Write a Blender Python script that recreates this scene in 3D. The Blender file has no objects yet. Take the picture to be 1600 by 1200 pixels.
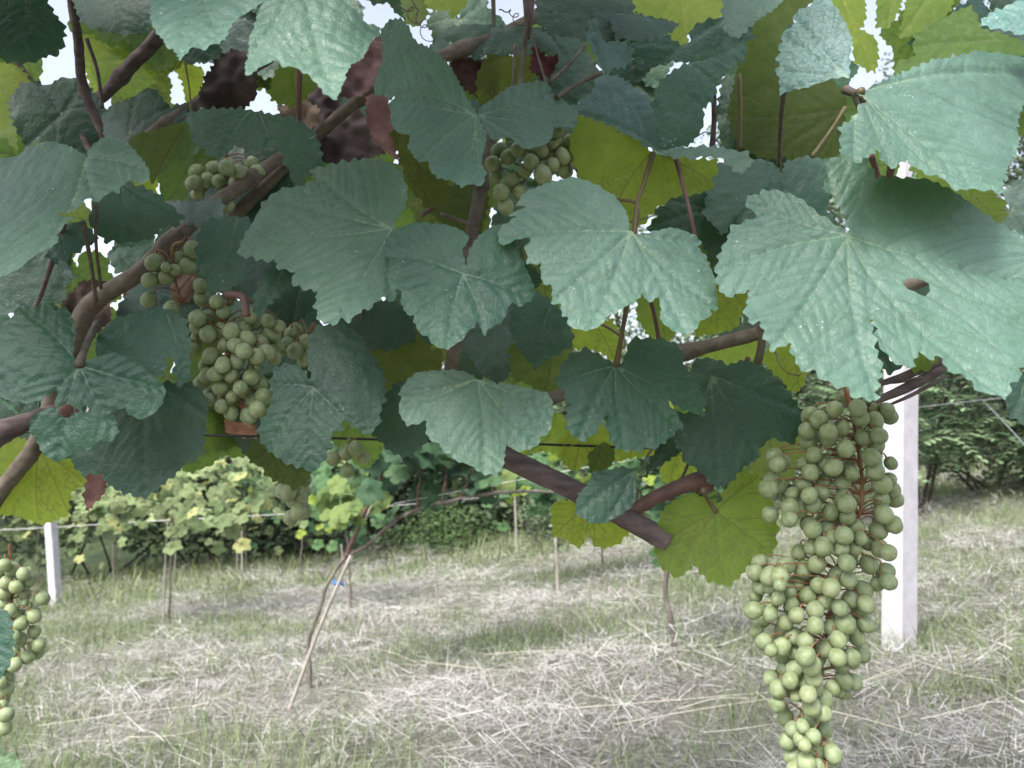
import bpy, math, random
import numpy as np
from mathutils import Vector, Matrix, geometry
random.seed(7); rng = np.random.default_rng(7)
R = math.radians
sc = bpy.context.scene
C = sc.collection

# ------------------------------------------------------------------ camera
CAM = np.array([0.0, 0.0, 0.0])
PITCH = R(4.76)
FPX = 1200.0
cd = bpy.data.cameras.new('camera'); cam = bpy.data.objects.new('camera', cd); C.objects.link(cam)
cd.sensor_width = 36; cd.lens = 27; cd.clip_start = 0.02; cd.clip_end = 1000
cam.location = CAM; cam.rotation_euler = (R(90) + PITCH, 0, 0)
cd.dof.use_dof = True; cd.dof.focus_distance = 0.60; cd.dof.aperture_fstop = 13
sc.camera = cam
# ------------------------------------------------------------------ sky, sun, exposure
SUN_EL, SUN_AZ = R(50), R(212)     # azimuth measured from +Y towards +X (behind the camera, to the left)
w = bpy.data.worlds.new('World'); sc.world = w; w.use_nodes = True
nt = w.node_tree; nt.nodes.clear()
sky = nt.nodes.new('ShaderNodeTexSky'); sky.sky_type = 'NISHITA'; sky.sun_disc = False
sky.sun_elevation = SUN_EL; sky.sun_rotation = SUN_AZ; sky.dust_density = 4.0; sky.air_density = 1.0; sky.ozone_density = 1.0
bg = nt.nodes.new('ShaderNodeBackground'); bg.inputs['Strength'].default_value = 0.15
hz = nt.nodes.new('ShaderNodeHueSaturation'); hz.inputs['Saturation'].default_value = 0.5; hz.inputs['Value'].default_value = 1.0
wo = nt.nodes.new('ShaderNodeOutputWorld')
nt.links.new(sky.outputs[0], hz.inputs['Color']); nt.links.new(hz.outputs[0], bg.inputs[0]); nt.links.new(bg.outputs[0], wo.inputs[0])
sd = bpy.data.lights.new('sun', 'SUN'); sd.energy = 1.7; sd.angle = R(22); sd.color = (1, .96, .9)
so = bpy.data.objects.new('sun', sd); C.objects.link(so)
sv = Vector((math.sin(SUN_AZ) * math.cos(SUN_EL), math.cos(SUN_AZ) * math.cos(SUN_EL), math.sin(SUN_EL)))
so.rotation_euler = sv.to_track_quat('Z', 'Y').to_euler()
sc.view_settings.view_transform = 'Standard'; sc.view_settings.look = 'None'
sc.view_settings.gamma = 1.0; sc.view_settings.exposure = 1.42
sc.render.engine = 'CYCLES'
cy = sc.cycles
cy.max_bounces = 7; cy.diffuse_bounces = 4; cy.glossy_bounces = 2; cy.transmission_bounces = 5; cy.transparent_max_bounces = 6
cy.use_denoising = True
cy.caustics_reflective = False; cy.caustics_refractive = False

# ------------------------------------------------------------------ helpers
cp, sp_ = math.cos(PITCH), math.sin(PITCH)
FWD = np.array([0, cp, sp_]); UP = np.array([0, -sp_, cp]); RT = np.array([1.0, 0, 0])
def ray(px, py):
    px = np.asarray(px, float); py = np.asarray(py, float)
    return FWD + ((px - 800) / FPX)[..., None] * RT + ((600 - py) / FPX)[..., None] * UP
def pt(px, py, d): return CAM + ray(px, py) * d
def gz(x, y):
    x = np.asarray(x, float); y = np.asarray(y, float)
    xe = 14 * np.tanh(x / 14)
    z = -0.80 + 0.10 * xe - 0.04 * np.clip(y, -20, 60)
    z = z + 0.02 * np.sin(x * 2.3 + y * 1.1) * np.sin(y * 1.7 - x * .6)
    z = z + .10 * np.clip(x - 2.2, 0, 5) * np.clip((y - 3.5) / 4, 0, 1)
    return z
def ground_at(px, py):
    r = ray(px, py); d = -0.8 / (r[2] - .1 * r[0] + .04 * r[1]); p = r * d
    for _ in range(4):
        e = float(gz(p[0], p[1])) - p[2]; d *= 1 + e / p[2]; p = r * d
    return p
def make_mesh(name, verts, faces, smooth=True):
    verts = np.asarray(verts, dtype=np.float32)
    me = bpy.data.meshes.new(name)
    if isinstance(faces, np.ndarray):
        k = faces.shape[1]; n = len(faces)
        me.vertices.add(len(verts)); me.vertices.foreach_set('co', verts.ravel())
        me.loops.add(n * k); me.loops.foreach_set('vertex_index', faces.astype(np.int32).ravel())
        me.polygons.add(n); me.polygons.foreach_set('loop_start', np.arange(0, n * k, k, dtype=np.int32))
        me.update(calc_edges=True)
    else:
        me.from_pydata(verts.tolist(), [], faces)
    if smooth: me.polygons.foreach_set('use_smooth', np.ones(len(me.polygons), dtype=bool))
    me.validate()
    return me
def obj(name, me, mat, parent=None, loc=None):
    o = bpy.data.objects.new(name, me); C.objects.link(o)
    if mat is not None and not me.materials: me.materials.append(mat)
    if loc is not None: o.location = loc
    if parent is not None: o.parent = parent
    return o
def tag(o, label=None, cat=None, group=None, kind=None):
    if label: o['label'] = label
    if cat: o['category'] = cat
    if group: o['group'] = group
    if kind: o['kind'] = kind
    return o
def thing(name, loc, label, cat, group=None):
    o = bpy.data.objects.new(name, None); C.objects.link(o); o.location = loc; o.empty_display_size = .05
    return tag(o, label, cat, group)
def fattr(me, name, arr):
    a = me.attributes.new(name, 'FLOAT', 'POINT'); a.data.foreach_set('value', np.asarray(arr, np.float32))
def cattr(me, name, arr):
    a = me.attributes.new(name, 'FLOAT_COLOR', 'POINT')
    arr = np.asarray(arr, np.float32)
    if arr.shape[1] == 3: arr = np.concatenate([arr, np.ones((len(arr), 1), np.float32)], 1)
    a.data.foreach_set('color', arr.ravel())
def vnoise(p, seed=0):
    """smooth value noise in 2D or 3D, -1..1"""
    p = np.asarray(p, float)
    i = np.floor(p).astype(np.int64); f = p - i; f = f * f * (3 - 2 * f)
    dim = p.shape[1]; out = np.zeros(len(p))
    prim = [73856093, 19349663, 83492791]
    for c in range(2 ** dim):
        wgt = np.ones(len(p)); h = np.full(len(p), seed * 9176 + 77, np.int64)
        for k in range(dim):
            b = (c >> k) & 1
            wgt *= f[:, k] if b else 1 - f[:, k]
            h = h ^ ((i[:, k] + b) * prim[k])
        h = (h ^ (h >> 13)) * 1274126177 & 0x7fffffff
        h = (h ^ (h >> 15)) * 2246822519 & 0x7fffffff
        out += wgt * ((h & 0xffff) / 32767.5 - 1)
    return out
def catmull(P, n):
    P = np.asarray(P, float); m = len(P)
    if m == 2: t = np.linspace(0, 1, n)[:, None]; return P[0] * (1 - t) + P[1] * t
    Q = np.vstack([2 * P[0] - P[1], P, 2 * P[-1] - P[-2]])
    ts = np.linspace(0, m - 1 - 1e-6, n); k = ts.astype(int); t = (ts - k)[:, None]
    a, b, c, d = Q[k], Q[k + 1], Q[k + 2], Q[k + 3]
    return .5 * ((2 * b) + (c - a) * t + (2 * a - 5 * b + 4 * c - d) * t ** 2 + (3 * b - a - 3 * c + d) * t ** 3)
def tube_geo(path, radii, seg=8, cap=True, voff=0):
    path = np.asarray(path, float); n = len(path)
    radii = np.interp(np.linspace(0, 1, n), np.linspace(0, 1, len(radii)), radii) if np.ndim(radii) else np.full(n, radii)
    T = np.gradient(path, axis=0); T /= np.linalg.norm(T, axis=1)[:, None] + 1e-12
    ref = np.array([0.13, 0.27, 0.95]); 
    if abs(T[0] @ ref) > .9: ref = np.array([1., 0, 0])
    V = []
    N = ref - (ref @ T[0]) * T[0]; N /= np.linalg.norm(N)
    ang = np.linspace(0, 2 * np.pi, seg, endpoint=False)
    for i in range(n):
        N = N - (N @ T[i]) * T[i]; N /= np.linalg.norm(N) + 1e-12
        B = np.cross(T[i], N)
        V.append(path[i] + radii[i] * (np.cos(ang)[:, None] * N + np.sin(ang)[:, None] * B))
    V = np.vstack(V); F = []
    for i in range(n - 1):
        for j in range(seg):
            k = (j + 1) % seg
            F.append([voff + i * seg + j, voff + i * seg + k, voff + (i + 1) * seg + k, voff + (i + 1) * seg + j])
    if cap:
        F.append([voff + j for j in range(seg)][::-1]); F.append([voff + (n - 1) * seg + j for j in range(seg)])
    return V, F
class Geo:
    def __init__(s): s.V = []; s.F = []; s.n = 0
    def add(s, V, F):
        s.V.append(np.asarray(V, float)); s.F += [[i + s.n for i in f] for f in F]; s.n += len(V)
    def tube(s, path, radii, seg=8, cap=True):
        V, F = tube_geo(path, radii, seg, cap); s.add(V, F)
    def build(s, name, mat, parent=None, origin=(0, 0, 0), smooth=True):
        me = make_mesh(name, np.vstack(s.V) - np.asarray(origin), s.F, smooth)
        loc = Vector(origin)
        if parent is not None: loc = loc - parent.location
        return obj(name, me, mat, parent, loc)

# ------------------------------------------------------------------ materials
class M:
    def __init__(s, name):
        s.m = bpy.data.materials.new(name); s.m.use_nodes = True; s.t = s.m.node_tree; s.t.nodes.clear()
        s.out = s.n('ShaderNodeOutputMaterial')
    def n(s, typ, **kw):
        nd = s.t.nodes.new(typ)
        for k, v in kw.items():
            if hasattr(nd, k) and k not in nd.inputs: setattr(nd, k, v)
            else: s.set(nd.inputs[k], v)
        return nd
    def set(s, inp, v):
        if isinstance(v, bpy.types.NodeSocket): s.t.links.new(v, inp)
        elif isinstance(v, tuple) and len(v) == 3 and inp.type == 'RGBA': inp.default_value = (*v, 1)
        else: inp.default_value = v
    def noise(s, vec, scale, detail=3, rough=.55, dim='3D'):
        nd = s.n('ShaderNodeTexNoise', noise_dimensions=dim); s.set(nd.inputs['Vector'], vec)
        nd.inputs['Scale'].default_value = scale; nd.inputs['Detail'].default_value = detail; nd.inputs['Roughness'].default_value = rough
        return nd.outputs['Fac']
    def mapr(s, v, a, b, c=0., d=1., smooth=True):
        nd = s.n('ShaderNodeMapRange'); nd.interpolation_type = 'SMOOTHSTEP' if smooth else 'LINEAR'
        s.set(nd.inputs[0], v); nd.inputs[1].default_value = a; nd.inputs[2].default_value = b; nd.inputs[3].default_value = c; nd.inputs[4].default_value = d
        return nd.outputs[0]
    def mix(s, f, a, b, mode='MIX'):
        nd = s.n('ShaderNodeMix', data_type='RGBA', blend_type=mode)
        s.set(nd.inputs[0], f); s.set(nd.inputs[6], a); s.set(nd.inputs[7], b)
        return nd.outputs[2]
    def math(s, op, a, b=0.0):
        nd = s.n('ShaderNodeMath', operation=op); s.set(nd.inputs[0], a); s.set(nd.inputs[1], b); return nd.outputs[0]
    def attr(s, name, out='Fac'): 
        nd = s.n('ShaderNodeAttribute'); nd.attribute_name = name; return nd.outputs[out]
    def bump(s, h, strength=.5, dist=.001, normal=None):
        nd = s.n('ShaderNodeBump'); s.set(nd.inputs['Height'], h); nd.inputs['Strength'].default_value = strength; nd.inputs['Distance'].default_value = dist
        if normal is not None: s.set(nd.inputs['Normal'], normal)
        return nd.outputs[0]
    def principled(s, col, rough=.5, normal=None, **kw):
        nd = s.n('ShaderNodeBsdfPrincipled'); s.set(nd.inputs['Base Color'], col); s.set(nd.inputs['Roughness'], rough)
        if normal is not None: s.set(nd.inputs['Normal'], normal)
        for k, v in kw.items(): s.set(nd.inputs[k], v)
        return nd.outputs[0]
    def done(s, shader): s.t.links.new(shader, s.out.inputs['Surface']); return s.m

def leaf_material(name, under=False):
    m = M(name)
    uv = m.n('ShaderNodeUVMap').outputs[0]
    oi = m.n('ShaderNodeObjectInfo'); oc = oi.outputs['Color']; film_amt = oi.outputs['Alpha']; rnd = oi.outputs['Random']
    off = m.n('ShaderNodeVectorMath', operation='ADD'); m.set(off.inputs[0], uv)
    cmb = m.n('ShaderNodeCombineXYZ'); m.set(cmb.inputs[0], m.math('MULTIPLY', rnd, 7.3)); m.set(cmb.inputs[1], m.math('MULTIPLY', rnd, 3.1)); m.set(off.inputs[1], cmb.outputs[0])
    v = off.outputs[0]
    d1 = m.attr('vein_main'); d2 = m.attr('vein_side'); rr = m.attr('reach')
    big = m.noise(v, 22, 4); fine = m.noise(v, 330, 3); mid = m.noise(v, 90, 3)
    vor = m.n('ShaderNodeTexVoronoi', feature='DISTANCE_TO_EDGE', voronoi_dimensions='2D'); m.set(vor.inputs['Vector'], v); vor.inputs['Scale'].default_value = 210
    net = m.mapr(vor.outputs['Distance'], 0.0, 0.16)
    if not under:
        a = m.mix(m.mapr(big, .35, .65), (0.028, 0.085, 0.057), (0.046, 0.116, 0.068))
        a = m.mix(m.mapr(mid, .35, .7, 0, .5), a, (0.034, 0.080, 0.056))
        # dried pale spray film, heavier towards the drip edge, with droplets
        film = m.math('MULTIPLY', m.mapr(m.noise(v, 14, 4, .65), .34, .64), m.mapr(fine, .25, .75, .45, 1.0))
        a = m.mix(m.math('MULTIPLY', m.math('ADD', .45, m.math('MULTIPLY', film, .55)), film_amt), a, (0.120, 0.208, 0.172))
        spv = m.n('ShaderNodeTexVoronoi', feature='F1', voronoi_dimensions='2D'); m.set(spv.inputs['Vector'], v); spv.inputs['Scale'].default_value = 150
        dots = m.math('MULTIPLY', m.mapr(spv.outputs['Distance'], .13, .05), m.mapr(m.noise(v, 30, 2), .63, .68))
        a = m.mix(m.math('MULTIPLY', dots, .45), a, (0.55, 0.65, 0.68))
        a = m.mix(m.math('MULTIPLY', m.math('SUBTRACT', 1.0, net), .10), a, (0.10, 0.17, 0.08))
        vein = m.math('MULTIPLY', m.mapr(d1, .0008, .0002), m.mapr(rr, .55, .12, .0, .75))
        a = m.mix(m.math('MULTIPLY', vein, .7), a, (0.24, 0.32, 0.20))
        a = m.mix(1.0, a, oc, 'MULTIPLY')
        tcol = m.mix(1.0, (0.16, 0.30, 0.05), oc, 'MULTIPLY'); tf = .16; rough = .52
        a = m.mix(m.math('MULTIPLY', m.mapr(d2, .0010, .0003), .32), a, (0.030, 0.075, 0.045)); nb = m.bump(net, .34, .0006); nb = m.bump(mid, .3, .0012, nb); nb = m.bump(fine, .12, .0003, nb)
        spec = .55
    else:
        a = m.mix(m.mapr(big, .35, .65), (0.085, 0.140, 0.050), (0.115, 0.175, 0.055))
        vein = m.math('MAXIMUM', m.mapr(d1, .0013, .0004), m.math('MULTIPLY', m.mapr(d2, .0011, .0003), .8))
        a = m.mix(m.math('MULTIPLY', m.math('SUBTRACT', 1.0, net), .12), a, (0.06, 0.10, 0.03))
        a = m.mix(m.math('MULTIPLY', vein, .6), a, (0.24, 0.28, 0.12))
        a = m.mix(1.0, a, oc, 'MULTIPLY')
        tcol = m.mix(m.math('MULTIPLY', vein, .75), m.mix(m.mapr(mid, .3, .7), (0.37, 0.53, 0.08), (0.50, 0.64, 0.11)), (0.16, 0.20, 0.05))
        tcol = m.mix(1.0, tcol, oc, 'MULTIPLY'); tf = .56; rough = .7; spec = .25
        nb = m.bump(net, .3, .0006); nb = m.bump(mid, .25, .001, nb)
    pr = m.principled(a, rough, nb, **{'Specular IOR Level': spec})
    tr = m.n('ShaderNodeBsdfTranslucent'); m.set(tr.inputs[0], tcol)
    mx = m.n('ShaderNodeMixShader'); mx.inputs[0].default_value = tf
    m.t.links.new(pr, mx.inputs[1]); m.t.links.new(tr.outputs[0], mx.inputs[2])
    return m.done(mx.outputs[0])
MAT_TOP = leaf_material('vine_leaf_upper_side'); MAT_UNDER = leaf_material('vine_leaf_underside', True)

def dry_material():
    m = M('dry_leaf'); tc = m.n('ShaderNodeTexCoord').outputs['Object']
    oc = m.n('ShaderNodeObjectInfo').outputs['Color']
    a = m.mix(m.mapr(m.noise(tc, 60, 4), .3, .7), (0.15, 0.11, 0.10), (0.27, 0.20, 0.18))
    a = m.mix(m.mapr(m.noise(tc, 18, 3), .45, .7), a, (0.09, 0.065, 0.065))
    a = m.mix(1.0, a, oc, 'MULTIPLY')
    nb = m.bump(m.noise(tc, 130, 4), .6, .002)
    pr = m.principled(a, .8, nb, **{'Specular IOR Level': .2})
    tr = m.n('ShaderNodeBsdfTranslucent'); m.set(tr.inputs[0], a)
    mx = m.n('ShaderNodeMixShader'); mx.inputs[0].default_value = .06
    m.t.links.new(pr, mx.inputs[1]); m.t.links.new(tr.outputs[0], mx.inputs[2]); return m.done(mx.outputs[0])
MAT_DRY = dry_material()
def bark(name, c1, c2, sc1=60, stretch=(1, 1, .15), rough=.75, bd=.0015):
    m = M(name); tc = m.n('ShaderNodeTexCoord').outputs['Object']
    g = m.n('ShaderNodeMapping'); m.set(g.inputs[0], tc); g.inputs['Scale'].default_value = stretch
    n1 = m.noise(g.outputs[0], sc1, 5, .6); n2 = m.noise(tc, sc1 * .35, 3)
    a = m.mix(m.mapr(n1, .3, .7), c1, c2); a = m.mix(m.mapr(n2, .5, .75, 0, .5), a, tuple(x * .5 for x in c1))
    sp = m.mapr(m.noise(tc, sc1 * 9, 2), .68, .75, 0, .6); a = m.mix(sp, a, tuple(x * .35 for x in c1))
    return m.done(m.principled(a, rough, m.bump(n1, .6, bd), **{'Specular IOR Level': .3}))
MAT_CANE = bark('cane_bark', (0.10, 0.082, 0.066), (0.17, 0.145, 0.115), 90, (1, 1, 1))
MAT_OLDCANE = bark('old_cane_bark', (0.065, 0.048, 0.050), (0.145, 0.112, 0.110), 120, (.25, 1, 1))
MAT_REDCANE = bark('red_green_shoot', (0.105, 0.055, 0.052), (0.16, 0.095, 0.08), 70, (1, 1, 1), .5, .0006)
MAT_PET = bark('petiole_skin', (0.13, 0.085, 0.06), (0.15, 0.13, 0.06), 40, (1, 1, 1), .45, .0003)
MAT_GREENSTEM = bark('green_stem', (0.17, 0.21, 0.08), (0.24, 0.24, 0.10), 60, (1, 1, 1), .5, .0003)
MAT_REDSTEM = bark('red_stem', (0.26, 0.10, 0.06), (0.24, 0.17, 0.08), 60, (1, 1, 1), .5, .0003)
MAT_TRUNK = bark('trunk_bark', (0.085, 0.075, 0.065), (0.20, 0.175, 0.155), 35, (1, 1, .2), .9, .006)
MAT_STEM = bark('dark_stem_bark', (0.03, 0.025, 0.022), (0.075, 0.062, 0.052), 35, (1, 1, .2), .9, .003)
MAT_STAKE = bark('pale_wood_stake', (0.24, 0.22, 0.19), (0.36, 0.335, 0.30), 30, (1, 1, .1), .8, .001)

def grape_material():
    m = M('grape_skin'); tc = m.n('ShaderNodeTexCoord').outputs['Object']
    oi = m.n('ShaderNodeObjectInfo'); rnd = oi.outputs['Random']
    off = m.n('ShaderNodeVectorMath', operation='ADD'); m.set(off.inputs[0], tc)
    cmb = m.n('ShaderNodeCombineXYZ'); m.set(cmb.inputs[0], m.math('MULTIPLY', rnd, 9.0)); m.set(off.inputs[1], cmb.outputs[0])
    v = off.outputs[0]
    a = m.mix(m.mapr(rnd, 0, 1), (0.175, 0.225, 0.105), (0.240, 0.285, 0.135))
    bloom = m.math('MULTIPLY', m.mapr(m.noise(v, 160, 4), .35, .65), .45)
    a = m.mix(bloom, a, (0.36, 0.42, 0.29))
    sp = m.mapr(m.noise(v, 900, 2), .72, .78, 0, .5); a = m.mix(sp, a, (0.10, 0.09, 0.04))
    r = m.mapr(bloom, 0, .45, .38, .62)
    return m.done(m.principled(a, r, m.bump(m.noise(v, 500, 2), .15, .0003), **{'Specular IOR Level': .4, 'Subsurface Weight': .35, 'Subsurface Radius': (0.004, 0.006, 0.002), 'Subsurface Scale': 1.0}))
MAT_GRAPE = grape_material()

def concrete():
    m = M('whitish_concrete'); tc = m.n('ShaderNodeTexCoord').outputs['Object']
    a = m.mix(m.mapr(m.noise(tc, 14, 5), .3, .7), (0.42, 0.405, 0.445), (0.52, 0.50, 0.545))
    a = m.mix(m.mapr(m.noise(tc, 160, 3), .60, .72, 0, .5), a, (0.33, 0.31, 0.31)); a = m.mix(m.mapr(m.noise(tc, 5, 5, .7), .56, .72, 0, .45), a, (0.30, 0.29, 0.26))
    return m.done(m.principled(a, .85, m.bump(m.noise(tc, 120, 4), .5, .002)))
MAT_CONC = concrete()
def plain(name, col, rough=.5, metal=0.0):
    m = M(name); tc = m.n('ShaderNodeTexCoord').outputs['Object']
    a = m.mix(m.mapr(m.noise(tc, 50, 3), .3, .7), col, tuple(c * .7 for c in col))
    return m.done(m.principled(a, rough, None, Metallic=metal))
MAT_WIRE = plain('galvanised_wire', (0.42, 0.42, 0.42), .4, .7)
MAT_DARKWIRE = plain('weathered_wire', (0.03, 0.03, 0.03), .6, .4)
MAT_BLUE = plain('blue_tie', (0.02, 0.13, 0.45), .4)

def blade_material(name, tf=.25, rough=.75):
    m = M(name); c = m.attr('tint', 'Color')
    pr = m.principled(c, rough, None, **{'Specular IOR Level': .25})
    tr = m.n('ShaderNodeBsdfTranslucent'); m.set(tr.inputs[0], c)
    mx = m.n('ShaderNodeMixShader'); mx.inputs[0].default_value = tf
    m.t.links.new(pr, mx.inputs[1]); m.t.links.new(tr.outputs[0], mx.inputs[2]); return m.done(mx.outputs[0])
MAT_BLADE = blade_material('blade'); MAT_FOL = blade_material('small_leaf', .35, .6)
def soil():
    m = M('soil_and_thatch'); tc = m.n('ShaderNodeTexCoord').outputs['Object']
    a = m.mix(m.mapr(m.noise(tc, 2.2, 5), .4, .6), (0.14, 0.13, 0.105), (0.11, 0.13, 0.07))
    a = m.mix(m.mapr(m.noise(tc, 45, 5, .7), .35, .65), a, (0.30, 0.285, 0.25))
    a = m.mix(m.mapr(m.noise(tc, 9, 4), .55, .7, 0, .7), a, (0.08, 0.065, 0.05))
    return m.done(m.principled(a, .95, m.bump(m.noise(tc, 60, 5, .7), 1.0, .03)))
MAT_SOIL = soil()


def hillmat():
    m = M('hillside_green'); tc = m.n('ShaderNodeTexCoord').outputs['Object']
    a = m.mix(m.mapr(m.noise(tc, 1.2, 5, .6), .38, .62), (0.045, 0.08, 0.03), (0.12, 0.17, 0.07)); a = m.mix(m.mapr(m.noise(tc, 9, 4, .7), .4, .65, 0, .7), a, (0.03, 0.05, 0.025))
    return m.done(m.principled(a, .95, m.bump(m.noise(tc, 7, 5, .7), 1.0, .25)))
MAT_HILL = hillmat()
# ------------------------------------------------------------------ leaves of the near vines
def pip(P, poly):
    x, y = P[:, 0], P[:, 1]; ins = np.zeros(len(P), bool); n = len(poly); j = n - 1
    for i in range(n):
        xi, yi = poly[i]; xj, yj = poly[j]
        if yi != yj:
            c = ((yi > y) != (yj > y)) & (x < (xj - xi) * (y - yi) / (yj - yi) + xi); ins ^= c
        j = i
    return ins
from mathutils import kdtree
def seg_dist(P, S, step=.0004):
    """distance from points to segments S (m,4), through a tree of points laid along them"""
    if not len(S) or not len(P): return np.full(len(P), 1.)
    L = np.linalg.norm(S[:, 2:] - S[:, :2], axis=1); k = np.maximum(1, np.ceil(L / step).astype(int)); i = np.repeat(np.arange(len(S)), k)
    t = (np.arange(len(i)) - np.repeat(np.cumsum(k) - k, k)) / np.repeat(k, k); Q = S[i, :2] * (1 - t[:, None]) + S[i, 2:] * t[:, None]
    T = kdtree.KDTree(len(Q)); ins = T.insert; Z = [0.0] * len(Q)
    for j, q in enumerate(zip(Q[:, 0].tolist(), Q[:, 1].tolist(), Z)): ins(q, j)
    T.balance(); f = T.find
    return np.array([f((x_, y_, 0.0))[2] for x_, y_ in zip(P[:, 0].tolist(), P[:, 1].tolist())])
def poly_segs(L): return np.hstack([L[:-1], L[1:]])
def toothed(poly, sharp, pitch, amp, r):
    """smooth a coarse outline and give it the serrated margin of a vine leaf"""
    n = len(poly); poly = np.asarray(poly); area = 0.5 * np.sum(poly[:, 0] * np.roll(poly[:, 1], -1) - np.roll(poly[:, 0], -1) * poly[:, 1])
    sg = 1 if area > 0 else -1
    pts = []
    tan = np.zeros_like(poly)
    for i in range(n):
        a, b, c = poly[i - 1], poly[i], poly[(i + 1) % n]
        u = (b - a); v = (c - b); lu, lv = np.linalg.norm(u) + 1e-9, np.linalg.norm(v) + 1e-9
        cs = (u @ v) / lu / lv
        tan[i] = 0 if (cs < .72 or sharp[i]) else (u / lu + v / lv) * .5 * min(lu, lv) * .9
    for i in range(n):
        p0, p1 = poly[i], poly[(i + 1) % n]; L = np.linalg.norm(p1 - p0)
        m0, m1 = tan[i], tan[(i + 1) % n]
        k = max(1, int(L / .001))
        for t in np.arange(k) / k:
            pts.append(p0 * (2 * t ** 3 - 3 * t ** 2 + 1) + m0 * (t ** 3 - 2 * t ** 2 + t) + p1 * (-2 * t ** 3 + 3 * t ** 2) + m1 * (t ** 3 - t ** 2))
    pts = np.array(pts); nx = np.roll(pts, -1, 0) - np.roll(pts, 1, 0); nx /= np.linalg.norm(nx, axis=1)[:, None] + 1e-9
    nrm = np.stack([nx[:, 1], -nx[:, 0]], 1) * sg
    s = np.concatenate([[0], np.cumsum(np.linalg.norm(np.diff(pts, axis=0), axis=1))])
    out = []; pos = 0.0; i = 0
    disp = np.zeros(len(pts))
    while pos < s[-1]:
        w = pitch * r.uniform(.65, 1.4); A = amp * r.uniform(.45, 1.3) * min(1, w / pitch)
        k = (s >= pos) & (s < pos + w); t = (s[k] - pos) / w
        pk = .62
        disp[k] = A * np.where(t < pk, (t / pk) ** 1.15, (1 - t) / (1 - pk)) - A * .3
        pos += w
    q = pts + nrm * disp[:, None]
    keep = [0]
    for i in range(1, len(q)):
        if np.linalg.norm(q[i] - q[keep[-1]]) > .0006: keep.append(i)
    return q[keep]
SINGLE = {}
def vein_lines(P0, tips, r, reach, outline):
    mains, sides = [], []
    for tp in tips:
        d = tp - P0; L = np.linalg.norm(d)
        if L < .006: continue
        nrm = np.array([-d[1], d[0]]) / L; b = r.uniform(-.06, .06)
        t = np.linspace(0, 1, 26); line = P0 + t[:, None] * d + (np.sin(t * np.pi) * b * L)[:, None] * nrm
        line += (r.normal(0, .0004, (26, 2)) * t[:, None]); mains.append(line)
    for mi, line in enumerate(mains):
        L = np.linalg.norm(line[-1] - line[0]); u = (line[-1] - line[0]) / L
        others = np.vstack([m for k, m in enumerate(mains) if k != mi]) if len(mains) > 1 else np.zeros((0, 2))
        sp = max(.0075, L * .105)
        for side in (-1, 1):
            t = .16 + r.uniform(0, .05)
            while t < .95:
                i = min(24, int(t * 25)); p = line[i]; ang = side * R(r.uniform(42, 56))
                ca, sa = math.cos(ang), math.sin(ang); d = np.array([u[0] * ca - u[1] * sa, u[0] * sa + u[1] * ca])
                pts = [p]; step = .003
                curl = -side * r.uniform(.01, .035)
                maxn = int(.62 * L * (1.05 - .5 * t) / step)
                for q in range(maxn):
                    c_, s_ = math.cos(curl), math.sin(curl); d = np.array([d[0] * c_ - d[1] * s_, d[0] * s_ + d[1] * c_])
                    nxp = pts[-1] + d * step
                    if len(others) and q > 2 and np.min(((others - nxp) ** 2).sum(1)) < .003 ** 2: break
                    pts.append(nxp)
                if len(pts) > 3: sides.append(np.array(pts))
                t += sp / L * r.uniform(.8, 1.25)
    return mains, sides
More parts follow.
